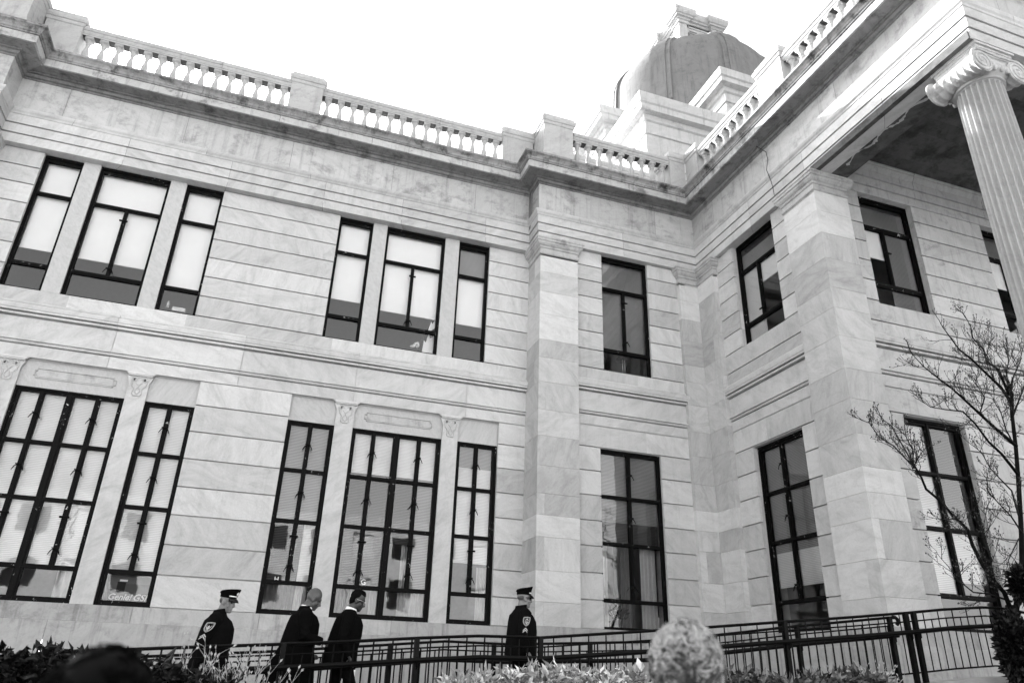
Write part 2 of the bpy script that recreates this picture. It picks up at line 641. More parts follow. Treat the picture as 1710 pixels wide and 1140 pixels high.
m.sweep(EP, [(.25, 11.20), (.25, 11.38), (.20, 11.40), (-.35, 11.405)], 2.2, off=.2)
B(m, 'blocking_course', 'dirty_marble')

# beam of the porch, its soffit and ceiling, inner architrave on the porch wall
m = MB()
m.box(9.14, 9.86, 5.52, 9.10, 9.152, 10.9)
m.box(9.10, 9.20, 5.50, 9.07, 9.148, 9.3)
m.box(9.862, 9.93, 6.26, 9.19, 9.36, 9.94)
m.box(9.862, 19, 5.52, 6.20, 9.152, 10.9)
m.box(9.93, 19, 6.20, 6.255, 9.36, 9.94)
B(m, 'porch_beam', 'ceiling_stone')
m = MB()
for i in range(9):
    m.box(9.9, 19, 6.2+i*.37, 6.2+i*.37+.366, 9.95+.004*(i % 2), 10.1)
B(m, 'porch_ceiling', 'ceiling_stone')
m = MB()
m.sweep([(9.9, YP), (19, YP)], [(-.3, 9.151), (.0, 9.151), (.0, 9.352), (-.05, 9.354), (-.05, 9.374), (.018, 9.376), (.018, 9.572), (-.03, 9.574), (-.03, 9.592), (.036, 9.594), (.036, 9.77), (.05, 9.78), (.10, 9.86), (.10, 9.90), (.13, 9.91), (.13, 9.94)], 2.0)
B(m, 'architrave', 'porch_marble')
# pale broken plaster patch on the beam soffit
m = MB()
vs = []
for i in range(60):
    y = 6.5+i*.036
    x = 9.52+.05*math.sin(i*.35)
    w = random.uniform(.004, .05)
    vs += [(x-w, y, 9.1465), (x+w*random.uniform(.3, 1), y, 9.1465)]
m.add(vs, [(i*2, i*2+1, i*2+3, i*2+2) for i in range(59)])
B(m, 'soffit_patch', 'porch_marble')

# core behind the stone: roofs, rooms
m = MB()
m.box(-9.5, 4.9, 14.0, 34, 11.25, 11.36)
m.box(4.9, 9.2, 13.45, 34, 11.25, 11.36)
m.box(9.2, 19, 5.7, 34, 11.25, 11.36)
m.box(-9.5, 4.9, 14.38, 14.5, 9.1, 11.3)
m.box(4.9, 9.3, 13.7, 14.4, 9.7, 11.3)
m.box(9.6, 9.75, 9.2, 13.7, 9.1, 11.3)
B(m, 'roof', 'roofing')
m = MB()
# room shells: main front (y 14.4..18.5) and the wing (x>9.7)
for z0, z1 in ((.45, 4.92), (5.45, 9.62)):
    m = MB()
    m.box(-8, 9.36, 18.5, 18.6, z0, z1)
    m.box(18.8, 18.9, 9.62, 15.6, z0, z1)
    m.box(-8, 9.2, 14.36, 18.5, z1, z1+.1)
    m.box(-8, 9.2, 14.36, 18.5, z0-.1, z0)
    for xx in (-6.3, -.8, 5.4):
        m.box(xx, xx+.1, 14.45, 18.5, z0, z1)
    m.box(9.25, 9.35, 13.72, 18.5, z0, z1)
    m.box(5.5, 9.2, 13.72, 14.36, z1, z1+.1)
    m.box(5.5, 9.2, 13.72, 14.36, z0-.1, z0)
    m.box(9.36, 19, 9.58, 15.6, z1+.002, z1+.1)
    m.box(9.36, 19, 9.58, 15.6, z0-.1, z0)
    m.box(13.0, 13.1, 9.62, 15.5, z0, z1)
    m.box(9.7, 19, 13.4, 13.5, z0, z1)
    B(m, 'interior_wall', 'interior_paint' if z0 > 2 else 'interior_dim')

# ------------------------------------------------------------------ windows
def latch(m, T, u, z, sc=1.0, knob=False, d=.08):
    if knob:
        m.tube([T.pt(u-.075, d, z), T.pt(u+.075, d, z)], .020, 6)
        return
    for s_ in (-1, 1):
        m.tube([T.pt(u, d, z+.02), T.pt(u+s_*.04, d-.012, z+.022), T.pt(u+s_*.062, d-.016, z-.008), T.pt(u+s_*.09, d-.016, z-.07)], [.015, .012, .010, .006], 6)
        m.tube([T.pt(u, d, z+.04), T.pt(u+s_*.058, d-.01, z+.045)], .009, 5)

def window(T, u0, u1, z0, z1, vbars, hbars, bw=.055, top=.07, bot=.06, extra=None, shade=None, latches=(), knobs=(), dep=.10):
    """vbars: (u, z0, z1, halfwidth); hbars: (z, halfheight); shade: list of (material, u0, u1, z0, z1)"""
    m = MB()
    d0, d1 = dep, dep+.07
    T.box(m, u0+.001, u0+bw, d0, d1, z0, z1)
    T.box(m, u1-bw, u1-.001, d0, d1, z0, z1)
    T.box(m, u0+bw, u1-bw, d0+.002, d1, z1-top, z1-.001)
    T.box(m, u0+bw, u1-bw, d0+.002, d1, z0+.001, z0+bot)
    # outer casing, a step nearer the stone
    T.box(m, u0+.001, u0+bw*.45, d0-.03, d0-.001, z0+.001, z1-.002)
    T.box(m, u1-bw*.45, u1-.001, d0-.03, d0-.001, z0+.001, z1-.002)
    T.box(m, u0+bw*.45, u1-bw*.45, d0-.03, d0-.001, z1-top*.5, z1-.002)
    for (z, h) in hbars:
        T.box(m, u0+bw, u1-bw, d0+.004, d1-.004, z-h, z+h)
        T.box(m, u0+bw, u1-bw, d0-.012, d0+.003, z-h*.45, z+h*.45)
    for (u, a, b, h) in vbars:
        T.box(m, u-h, u+h, d0+.006, d1-.006, a, b)
        T.box(m, u-h*.5, u+h*.5, d0-.010, d0+.005, a, b)
    fr = B(m, 'window', 'frame_paint')
    g = MB()
    zz = d0+.045
    pq = [T.pt(u0+.02, zz, z0+.02), T.pt(u1-.02, zz, z0+.02), T.pt(u1-.02, zz, z1-.02), T.pt(u0+.02, zz, z1-.02)]
    g.quad(*(pq if isinstance(T, Tx) else pq[::-1]))
    g.build('pane', MATS['window_glass'], fr, K)
    for i, (mat, a, b, c, d) in enumerate(shade or ()):
        s_ = MB()
        T.box(s_, a, b, .235, .245, c, d)
        if mat == 'shade_fabric' and c > 6.7:
            T.box(s_, a, b, .225, .25, c-.02, c+.012)
        s_.build('shade' if mat == 'shade_fabric' else 'blind', MATS[mat], fr, K)
    if latches or knobs:
        for q, (u, z) in enumerate(list(latches)+list(knobs)):
            h = MB()
            latch(h, T, u, z, 1.0, knob=q >= len(latches), d=dep-.02)
            h.build('latch', MATS['iron'], fr, K, True)
    return fr

# upper windows of the front
HB = [(8.28, .036), (6.725, .04)]
for i, (a, b) in enumerate(upA):
    c = (a+b)/2
    zb = (7.12, 7.10, 6.73, 7.20, 7.12, 7.12)[i]
    vb = [(c, 6.74, 8.27, .034)] if i in (1, 4) else []
    window(TA, a, b, 6.18, 9.15, vb, HB, .06, .12, .05,
           shade=[('shade_fabric', a+.05, b-.05, zb, 9.1)] if i != 5 else [('shade_fabric', a+.05, b-.05, 7.12, 8.26), ('blind_grey', a+.05, b-.05, 8.27, 9.1)],
           knobs=[(c, 8.0)] if i in (1, 4) else [], latches=[(c, 6.86)] if i in (1, 4) else [])
# stone mullions between upper windows
for a, b in ((-4.60, -4.29), (-2.97, -2.66), (1.27, 1.58), (2.94, 3.27)):
    m = MB()
    m.box(a, b, YA+.025, YA+.4, 6.18, 9.15)
    B(m, 'stone_mullion', 'mullion_marble')

# lower windows of the front
HL = [(3.39, .034), (2.44, .034), (1.36, .036)]
for i, (a, b) in enumerate(loA):
    c = (a+b)/2
    ctr = (i in (1, 4))
    if ctr:
        q1, q2 = a+(b-a)*.245, a+(b-a)*.755
        vb = [(c, .85, 4.33, .066), (q1, 1.36, 4.33, .042), (q2, 1.36, 4.33, .042)]
        mids = [q1, q2]
    else:
        vb = [(c, 1.36, 4.33, .042)]
        mids = [c]
    lt = [(u, z) for u in mids for z in (3.86, 2.94, 1.62)]
    kn = [(u, 2.17) for u in mids]
    if i <= 2:
        sh = [('blind_white', a+.05, b-.05, 1.38, 4.3)]
    elif i == 3:
        sh = [('blind_grey', a+.05, b-.05, 2.44, 4.3), ('blind_open', a+.05, b-.28, 1.38, 2.44), ('blind_white', b-.28, b-.05, 1.38, 2.44)]
    elif i == 4:
        sh = [('blind_white', a+.05, b-.05, 3.5, 4.3), ('blind_open', a+.05, c, 1.38, 3.5), ('blind_open', c, b-.45, 2.2, 3.5), ('blind_grey', b-.45, b-.05, 1.38, 3.5)]
    else:
        sh = [('blind_grey', a+.05, b-.05, 3.85, 4.3), ('blind_white', a+.05, b-.05, 1.95, 3.85)]
    window(TA, a, b, .82, 4.35, vb, HL, .085, .075, .085, shade=sh, latches=lt, knobs=kn)

# panels above the lower windows, stone mullions with carved capitals
def panel_group(xs):
    (a0, a1), (b0, b1), (c0, c1) = xs
    m = MB()
    for k, (p, q) in enumerate(xs):
        m.box(p, q, YA+.085, YA+.4, 4.351, 4.859)
    # chamfered spandrel corners under the lintel
    for p, q in xs:
        for u, sgn in ((p, 1), (q, -1)):
            if (u in (a0, c1)): continue
            w = .09
            m.add([(u, YA+.001, 4.86), (u+sgn*w, YA+.001, 4.86), (u, YA+.001, 4.86-w), (u, YA+.09, 4.86), (u+sgn*w, YA+.09, 4.86), (u, YA+.09, 4.86-w)],
                  [(0, 1, 2), (3, 5, 4), (0, 3, 4, 1), (1, 4, 5, 2), (0, 2, 5, 3)])
    o = B(m, 'window_panel', 'mullion_marble')
    # raised moulded cartouche on the wide panel
    g = MB()
    x0, x1, z0, z1, c = b0+.22, b1-.22, 4.53, 4.70, .04
    loop = [(x0, z0+c), (x0+c, z0+c), (x0+c, z0), (x1-c, z0), (x1-c, z0+c), (x1, z0+c), (x1, z1-c), (x1-c, z1-c), (x1-c, z1), (x0+c, z1), (x0+c, z1-c), (x0, z1-c)]
    for (p, q) in zip(loop, loop[1:]+loop[:1]):
        u0, u1 = sorted((p[0], q[0])); w0, w1 = sorted((p[1], q[1]))
        g.box(u0-.007, u1+.007, YA+.069, YA+.086, w0-.007, w1+.007)
    g.box(x0+c, x1-c, YA+.0745, YA+.086, z0+.02, z1-.02)
    g.build('cartouche', MATS['frieze_marble'], o, K)
    for p, q in ((a1, b0), (b1, c0)):
        s_ = MB()
        s_.box(p, q, YA+.02, YA+.4, .82, 4.36)
        so = B(s_, 'stone_mullion', 'mullion_marble' if False else 'wall_marble')
        k_ = MB()
        w = q-p
        k_.box(p, q, YA+.02, YA+.4, 4.36, 4.79)
        k_.box(p-.035, q+.035, YA-.012, YA+.4, 4.79, 4.815)
        k_.box(p-.05, q+.05, YA-.022, YA+.4, 4.817, 4.859)
        k_.add([(p, YA+.018, 4.66), (p-.05, YA+.018, 4.787), (p, YA+.018, 4.787), (p, YA+.3, 4.66), (p-.05, YA+.3, 4.787), (p, YA+.3, 4.787)], [(0, 2, 1), (3, 4, 5), (0, 1, 4, 3), (1, 2, 5, 4)])
        k_.add([(q, YA+.018, 4.66), (q+.05, YA+.018, 4.787), (q, YA+.018, 4.787), (q, YA+.3, 4.66), (q+.05, YA+.3, 4.787), (q, YA+.3, 4.787)], [(0, 1, 2), (3, 5, 4), (0, 3, 4, 1), (1, 4, 5, 2)])
        mid = (p+q)/2
        yy = YA+.012
        for s2 in (-1, 1):
            pts = []
            for t in range(15):
                an = t/14*math.pi*2.6
                rr = .05*(1-t/17)
                pts.append((mid+s2*(.085-rr*math.cos(an)*1.0), yy, 4.715+rr*math.sin(an)))
            k_.tube(pts, .011, 5)
            eye = MB(); eye.ell((mid+s2*.085, yy-.004, 4.715), .022, .008, .026, 8, 6); eye.build('shaded_eye', MATS['ceiling_stone'], so, K)  # dark bead carries the shade of the drilled scroll hole
            k_.tube([(mid+s2*.14, yy, 4.72), (mid+s2*.115, yy, 4.60), (mid+s2*.07, yy, 4.55), (mid+s2*.08, yy, 4.45), (mid+s2*.05, yy, 4.41)], .010, 5)
            k_.tube([(mid+s2*.05, yy, 4.66), (mid, yy, 4.60), (mid+s2*.045, yy, 4.50), (mid, yy, 4.44)], .009, 5)
        k_.tube([(mid-.13, yy, 4.765), (mid+.13, yy, 4.765)], .009, 5)
        k_.tube([(mid-.05, yy, 4.41), (mid+.05, yy, 4.41)], .009, 5)
        k_.build('carved_capital', MATS['wall_marble'], so, K)
panel_group(loA[0:3])
panel_group(loA[3:6])

# recessed bay
a, b, z0, z1 = RUW
c = (a+b)/2
window(TR, a, b, z0, z1, [(c, 6.72, 8.3, .034)], [(8.30, .04), (6.72, .045)], .05, .10, .045,
       shade=[('blind_grey', a+.04, b-.04, 6.74, 9.08)], latches=[(c, 6.95)], knobs=[(c, 8.0)])
a, b, z0, z1 = RLW
c = a+(b-a)*.49
window(TR, a, b, z0, z1, [(c, 1.38, 4.33, .04)], HL, .05, .08, .06,
       shade=[('blind_grey', a+.04, b-.04, 2.9, 4.32), ('blind_open', a+.04, b-.04, 2.46, 2.9)], latches=[(c, 3.85), (c, 2.95), (c, 1.6)])
# side wall of the wing
a, b, z0, z1 = BUW
c = a+(b-a)*.56
window(TB, a, b, z0, z1, [(c, 7.12, 8.45, .036)], [(8.45, .045), (7.12, .05)], .055, .09, .04, knobs=[(c, 7.3)], dep=.16, shade=[('shade_fabric', a+.05, c, 7.95, 8.42), ('blind_white', c+.02, b-.05, 6.65, 8.42), ('blind_grey', a+.05, b-.05, 8.52, 8.9)])  # topmost grey sheet is added in place of the ceiling seen behind
a, b, z0, z1 = BLW
c = a+(b-a)*.56
window(TB, a, b, z0, z1, [(c, 1.38, 4.33, .042)], HL, .06, .09, .06,
       shade=[('blind_white', a+.05, b-.05, 1.62, 2.25), ('blind_grey', a+.05, b-.05, 2.25, 4.3)], latches=[(c, 3.85), (c, 2.85), (c, 1.6)], dep=.14)
# porch
for (a, b, z0, z1) in PUW:
    c = a+(b-a)*.47
    window(TP, a, b, z0, z1, [(c, 7.12, 8.45, .04)], [(8.45, .045), (7.12, .05)], .055, .09, .04, dep=.16, knobs=[(c, 7.9)],
           shade=[('blind_grey', a+.05, b-.05, 8.5, 8.98), ('shade_fabric', a+.05, c, 7.78, 8.42), ('blind_grey', c, b-.05, 6.62, 8.42)])  # grey sheet added over the top pane stands in for the room ceiling
for j, (a, b, z0, z1) in enumerate(PLW):
    c = a+(b-a)*.47
    window(TP, a, b, z0, z1, [(c, 1.38, 4.33, .045)], HL, .06, .09, .06, dep=.14,
           shade=[('blind_white', a+.05, c, 1.42, 4.3), ('blind_open', c, b-.05, 2.5, 4.3), ('blind_white', c, b-.05, 1.6, 2.44)])

# ------------------------------------------------------------------ balustrade
BAL = MB()
h = .072
BAL.box(-h, h, -h, h, 0, .045)
BAL.lathe([(.062, .045), (.068, .06), (.062, .08), (.042, .09), (.046, .11), (.064, .16), (.070, .20), (.066, .25), (.052, .31), (.040, .37), (.034, .42), (.033, .445), (.046, .452), (.046, .470),
           (.036, .478), (.040, .495), (.060, .515), (.072, .545), (.068, .57)], n=14)
BAL.box(-h-.008, h+.008, -h-.008, h+.008, .57, .665)
bal_me = None
ZB = 11.405
def balusters(p0, p1, n):
    global bal_me
    for i in range(n):
        t = (i+.5)/n
        x = p0[0]+(p1[0]-p0[0])*t
        y = p0[1]+(p1[1]-p0[1])*t
        if bal_me is None:
            o = BAL.build('baluster', MATS['baluster_marble'], None, K)
            for p in o.data.polygons:
                p.use_smooth = len(p.vertices) == 4 and 12 <= p.index < 12+14*20
            bal_me = o
        else:
            o = bal_me.copy()
            COL.objects.link(o)
        o.location = (x*K, y*K, (ZB+.03)*K)
        attach(o, CH)
RAILP = [(-.10, 12.085), (.085, 12.085), (.085, 12.115), (.10, 12.125), (.115, 12.16), (.115, 12.185), (.135, 12.195), (.15, 12.235), (.15, 12.275), (.12, 12.30), (-.10, 12.305), (-.10, 12.085)]
def run(p0, p1, n):
    RB = MB()
    RB.sweep([p0, p1], RAILP, 2.2, off=.6)
    RB.sweep([p0, p1], [(.12, ZB-.005), (.12, ZB+.03), (-.12, ZB+.03), (-.12, ZB-.005)], 2.2)
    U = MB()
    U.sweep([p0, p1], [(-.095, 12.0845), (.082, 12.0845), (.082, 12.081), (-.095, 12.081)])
    B(U, 'rail_shade_strip', 'ceiling_stone')  # dark strip added for the shade under the rail between baluster caps
    balusters(p0, p1, n)
    B(RB, 'balustrade_rail', 'baluster_marble')
YBA, YBR, XBB = 13.80, 13.12, 9.02
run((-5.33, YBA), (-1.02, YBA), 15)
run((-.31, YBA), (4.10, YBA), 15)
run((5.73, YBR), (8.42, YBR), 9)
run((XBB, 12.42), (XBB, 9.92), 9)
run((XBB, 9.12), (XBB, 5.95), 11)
PCAP = [(-.02, 12.20), (.0, 12.205), (.02, 12.22), (.03, 12.26), (.03, 12.29), (.05, 12.30), (.065, 12.35), (.065, 12.41), (.04, 12.43), (.02, 12.435), (.02, 12.50), (-.2, 12.51)]
def pedestal(x0, x1, y0, y1, top=0.0):
    m = MB()
    m.box(x0, x1, y0, y1, ZB-.004, 12.22+top)
    m.box(x0-.025, x1+.025, y0-.025, y1+.025, ZB-.003, ZB+.06)
    pr = [(p, z+top) for p, z in PCAP]
    m.sweep([(x0, y0), (x1, y0), (x1, y1), (x0, y1)], pr, None, True)
    m.box(x0+.1, x1-.1, y0+.1, y1-.1, 12.4+top, 12.507+top)
    B(m, 'pedestal', 'baluster_marble')
pedestal(-1.02, -.31, YBA-.16, YBA+.35)
pedestal(4.10, 4.90, YBA-.16, YBA+.35)
pedestal(4.93, 5.70, YBR-.16, YBR+.9, .12)
pedestal(8.42, 8.86, YBR-.14, YBR+.5)
pedestal(XBB-.14, XBB+.5, 12.44, 12.96)
pedestal(XBB-.16, XBB+.5, 9.13, 9.91, .05)
pedestal(XBB-.16, XBB+.6, 5.2, 5.94, .1)
pedestal(-6.02, -5.33, YBA-.16, YBA+.35)
pedestal(-7.3, -6.05, YBR-.16, YBR+.9, .12)

# ------------------------------------------------------------------ porch column
def column(cx, cy, ztop=8.60, zbot=-1.0, rt_=.325, rb=.40):
    m = MB()
    NF, SEG = 24, 8
    n = NF*SEG
    zs = [zbot, zbot+2.5, zbot+5, zbot+6.5, ztop-1.5, ztop-.6, ztop-.22, ztop-.16, ztop-.12, ztop-.09, ztop-.07, ztop-.06]
    vs, fs = [], []
    for z in zs:
        t = (z-zbot)/(ztop-zbot)
        r = rb+(rt_-rb)*t**1.5
        dz = ztop-.07-z
        e = 1.0 if dz > .06 else max(0, dz/.06)
        e = math.sqrt(max(0, 1-(1-e)**2))
        for k in range(n):
            ph = (k % SEG)/SEG
            dep = 0 if ph < .22 else math.sin((ph-.22)/.78*math.pi)**.6*.050*e
            an = 2*math.pi*k/n
            vs.append((cx+(r-dep)*math.cos(an), cy+(r-dep)*math.sin(an), z))
    for i in range(len(zs)-1):
        for k in range(n):
            k2 = (k+1) % n
            fs.append((i*n+k, i*n+k2, (i+1)*n+k2, (i+1)*n+k))
    m.add(vs, fs)
    m.lathe([(rt_+.005, -.06), (rt_+.03, -.05), (rt_+.035, -.03), (rt_+.03, -.01), (rt_+.01, 0), (rt_+.03, .02)], (cx, cy, ztop), 48)
    col = B(m, 'column', 'column_marble')
    c = MB()
    # echinus with eggs, abacus
    c.lathe([(rt_+.01, 0), (rt_+.05, .03), (rt_+.10, .08), (rt_+.12, .14), (rt_+.10, .18), (.1, .19)], (cx, cy, ztop), 40)
    for k in range(20):
        an = 2*math.pi*k/20
        c.ell((cx+(rt_+.095)*math.cos(an), cy+(rt_+.095)*math.sin(an), ztop+.085), .04, .04, .06, 8, 6)
    hw = .40
    zt = 9.147
    c.box(cx-hw-.01, cx+hw+.01, cy-hw-.01, cy+hw+.01, zt-.045, zt)
    c.box(cx-hw+.02, cx+hw-.02, cy-hw+.02, cy+hw-.02, zt-.09, zt-.045)
    zc = ztop+.135      # volute centre
    xo = .37
    # canal between the volutes, front and back
    c.box(cx-xo, cx+xo, cy-hw+.03, cy+hw-.03, zc+.03, zt-.085)
    for sx in (-1, 1):
        vx = cx+sx*xo
        # bolster: cylinder along y, waisted, with raised bands
        rings = []
        NB = 40
        for j in range(NB+1):
            t = -1+2*j/NB
            y = cy+t*(hw+.01)
            r = .115+.085*abs(t)**1.6
            ban = abs(math.sin(t*math.pi*3.5))
            r += .016*(ban**6)
            if abs(t) > .93: r = .215
            rings.append(((vx, y, zc), (r, 0, 0), (0, 0, r)))
        c.loft(rings, 22)
        for sy in (-1, 1):
            y = cy+sy*(hw+.012)
            pts, rad = [], []
            for j in range(64):
                t = j/63
                an = math.pi/2-t*2*math.pi*2.6
                r = .212*(1-t)**.95+.012
                pts.append((vx-sx*-1*r*math.cos(an)*1.0 if False else vx+sx*r*math.cos(an)*-1*-1, y, zc+r*math.sin(an)))
                rad.append(.024*(1-t*.55))
            c.tube(pts, rad, 6)
            c.ell((vx, y, zc), .03, .02, .03, 8, 6)
            c.tube([(vx, y, zc+.222), (cx, y, zc+.195)], .02, 6)
        # egg band and palmette between
    for sy in (-1, 1):
        for k in range(-2, 3):
            c.ell((cx+k*.075, cy+sy*(hw-.0), zc+.02), .03, .03, .05, 8, 6)
    c.build('capital', MATS['frieze_marble'], col, K)
    # lightning strap on the capital
    return col
column(9.60, 5.90)

# ------------------------------------------------------------------ tower, dome
DX, DY = 15.76, 22.0
m = MB()
def block(m, x0, x1, y0, y1, z0, z1, corn=.35, ch=.5):
    m.box(x0, x1, y0, y1, z0, z1-ch*.6)
    pth = [(x0, y0), (x1, y0), (x1, y1), (x0, y1)]
    pr = [(.004, z1-ch*1.6), (.05, z1-ch*1.58), (.05, z1-ch*1.45), (.004, z1-ch*1.42), (.004, z1-ch), (corn*.2, z1-ch*.95), (corn*.3, z1-ch*.75), (corn*.85, z1-ch*.72), (corn*.85, z1-ch*.45), (corn, z1-ch*.4), (corn*1.1, z1-ch*.1), (corn*1.1, z1), (-.5, z1+.02)]
    m.sweep(pth, pr, 2.2, True)
# wide base block
block(m, 9.50, 22, 15.85, 28, 11.3, 17.1, .34, .85)
m.box(9.35, 9.75, 15.6, 16.0, 11.3, 15.4)
block(m, 9.38, 11.2, 15.72, 17.6, 11.3, 14.6, .10, .3)
block(m, 5.5, 9.2, 15.6, 20.5, 11.3, 13.85, .12, .3)
# octagonal drum and four pavilions
pav = 6.1
hwid = 3.0
block(m, DX-hwid, DX+hwid, DY-pav, DY+pav, 17.0, 19.3, .38, .7)
block(m, DX-pav, DX+pav, DY-hwid, DY+hwid, 17.0, 19.29, .38, .7)
oct_ = [(DX+4.9*math.cos(R(22.5+45*k)), DY+4.9*math.sin(R(22.5+45*k))) for k in range(8)]
m.lathe([(5.4, 17.0), (5.4, 19.0), (5.6, 19.05), (5.6, 19.25), (4.0, 19.35)], (DX, DY, 0), 8, R(22.5))
B(m, 'drum', 'drum_marble')
# dome
m = MB()
RZ = 23.55
rd = 3.90
A0 = R(217)
prof = [(4.15, RZ-4.7), (4.15, RZ-4.2), (4.0, RZ-4.0), (3.97, RZ-2.2), (3.94, RZ-.9), (rd, RZ)]
for j in range(1, 15):
    t = j/14*R(72)
    prof.append((rd*math.cos(t)**.95, RZ+3.15*math.sin(t)))
vs, fs = [], []
n = 96
for r, z in prof:
    for k in range(n):
        an = A0+2*math.pi*k/n
        ph = ((k % 12)/12-.5)
        fl_ = math.cos(R(22.5))/math.cos(R(45)*ph)       # nearly flat panels between the ribs
        q = 1.0+(fl_-1.0)*.20
        # flatten skirt to octagon
        vs.append((DX+r*q*math.cos(an), DY+r*q*math.sin(an), z))
for i in range(len(prof)-1):
    for k in range(n):
        k2 = (k+1) % n
        fs.append((i*n+k, i*n+k2, (i+1)*n+k2, (i+1)*n+k))
m.add(vs, fs)
dome = B(m, 'dome', 'dome_copper', smooth=True)
for k in range(8):
    an = A0+R(45*k)
    g = MB()
    ta = Vector((-math.sin(an), math.cos(an), 0))
    ra = Vector((math.cos(an), math.sin(an), 0))
    for w, hgt in ((.46, .03), (.26, .07)):
        vs, fs = [], []
        for r, z in prof[3:]:
            c = Vector((DX, DY, z))
            wv = w*(.55+.45*r/rd)
            for sx, hh in ((-1, -.05), (-1, hgt), (1, hgt), (1, -.05)):
                vs.append(c+ra*(r+hh)+ta*(sx*wv)+Vector((0, 0, hh*.5)))
        for i in range(len(prof)-4):
            for q in range(3):
                fs.append((i*4+q, i*4+q+1, (i+1)*4+q+1, (i+1)*4+q))
        g.add(vs, fs)
    # bronze acroterion at foot of rib
    g.build('rib', MATS['dome_copper'], dome, K)
# lantern
m = MB()
LH = 1.0
zb, zt = 25.4, 28.55
m.box(DX-LH, DX+LH, DY-LH, DY+LH, zb, zt)
for sx in (-1, 1):
    for sy in (-1, 1):
        m.box(DX+sx*LH*.72, DX+sx*LH*1.16, DY+sy*LH*.72, DY+sy*LH*1.16, zb, zt-.02)
q = LH; e = .17; c_ = .62
lp = []
base = [(-q-e, -q-e), (-c_, -q-e), (-c_, -q), (c_, -q), (c_, -q-e), (q+e, -q-e), (q+e, -c_), (q, -c_), (q, c_), (q+e, c_), (q+e, q+e), (c_, q+e), (c_, q), (-c_, q), (-c_, q+e), (-q-e, q+e), (-q-e, c_), (-q, c_), (-q, -c_), (-q-e, -c_)]
lp = [(DX+x, DY+y) for x, y in base]
m.sweep(lp, [(0, 28.0), (.04, 28.02), (.04, 28.1), (0, 28.12), (0, 28.22), (.05, 28.24), (.08, 28.32), (.16, 28.34), (.16, 28.42), (.22, 28.46), (.28, 28.62), (.28, 28.78), (-.6, 28.85)], None, True)
lan = m.build('lantern', MATS['drum_marble'], dome, K)
m = MB()
lou = MB()
for ax in range(2):
    for sg in (-1, 1):
        for ux in (-.32, .32):
            # arched louvred opening
            w = .26
            pts = [(-w, 26.0), (w, 26.0)]+[(w*math.cos(R(a)), 27.6+w*math.sin(R(a))) for a in range(0, 181, 20)]
            vs = []
            for u, z in pts:
                if ax == 0: vs.append((DX+ux+u, DY+sg*(LH+.006), z))
                else: vs.append((DX+sg*(LH+.006), DY+ux+u, z))
            m.add(vs, [tuple(range(len(vs)))])
            lou = MB()
            z = 26.05
            while z < 27.82:
                hw_ = w if z < 27.6 else math.sqrt(max(0.001, w*w-(z-27.6)**2))
                if ax == 0: lou.box(DX+ux-hw_, DX+ux+hw_, DY+sg*(LH+.008), DY+sg*(LH+.06), z, z+.045)
                else: lou.box(DX+sg*(LH+.008), DX+sg*(LH+.06), DY+ux-hw_, DY+ux+hw_, z, z+.045)
                z += .115
            lou.build('louvre', MATS['drum_marble'], dome, K)
m.build('louvre_opening', MATS['poster_black'], dome, K)
m = MB()
m.lathe([(.85, 28.7), (.88, 28.85), (.90, 29.0), (.86, 29.3), (.74, 29.6), (.5, 29.85), (.2, 29.97), (.06, 30.0), (.05, 30.3)], (DX, DY, 0), 32)
m.build('cupola', MATS['dome_copper'], dome, K, True)

# ------------------------------------------------------------------ cable down the side wall
m = MB()
pts = [at(1212, 205, 12.35*K), at(1240, 232, 11.6*K)]
cb = []
for px, py in ((1212, 208), (1245, 228), (1262, 244), (1279, 254), (1282, 266), (1280, 284), (1287, 301), (1291, 314), (1293, 326)):
    d = ray(px, py)
    cb.append(d*((9.02*K)/d.x))
m.tube(cb, .009, 6)
tag(m.build('cable', MATS['cable_rubber'], None), 'thin dark cable hanging loose down the stone frieze of the side wing', 'cable')

# ================================================================== GROUND, RAMP, RAILINGS
GZ = -1.55
m = MB()
gx = [-400, -60, -20, -10, -6, -3, 0, 3, 6, 9, 12, 16, 24, 60, 400]
gy = [-400, -60, -20, -6, -2, 2, 5, 7, 8.2, 9.0, 9.8, 10.6, 12, 14, 30, 400]
def gz(x, y):
    t = min(1, max(0, (y-6)/3))
    return GZ+.55*t*t*(3-2*t)
vs = [(x, y, gz(x, y)) for y in gy for x in gx]
fs = [(j*len(gx)+i, j*len(gx)+i+1, (j+1)*len(gx)+i+1, (j+1)*len(gx)+i) for j in range(len(gy)-1) for i in range(len(gx)-1)]
m.add(vs, fs)
tag(m.build('ground', 'soil'), kind='structure')
m = MB()
m.box(-60, 60, -8, 5.4, GZ-.1, GZ+.03)
tag(m.build('pavement', 'concrete'), kind='structure')

def world_pts(lst):
    return [at(*p) for p in lst]
NEARL = world_pts([(110, 1088, 10.4), (280, 1081, 10.4), (450, 1075.5, 10.4), (570, 1071, 10.4), (700, 1064.5, 10.4), (800, 1061, 10.4), (903, 1064, 10.4)])
def plan_line(lst, a, b):
    out = []
    for px, py in lst:
        d = ray(px, py)
        # x = a.x + t(b.x-a.x), y likewise, x/y = d.x/d.y
        k = d.x/d.y
        t = (k*a[1]-a[0])/((b[0]-a[0])-k*(b[1]-a[1]))
        y = a[1]+t*(b[1]-a[1])
        out.append(d*(y/d.y))
    return out
a0 = (NEARL[-1].x, 10.4)
NEAR = NEARL+plan_line([(1080, 1053), (1190, 1046), (1308, 1037.5), (1420, 1030), (1516, 1022.5)], a0, (9.62, 9.2))
NEARR = [NEAR[-1]]+world_pts([(1575, 1017, 9.1), (1640, 1013.5, 9.0), (1673, 1015, 8.85), (1705, 1021, 8.6), (1745, 1032, 8.2)])
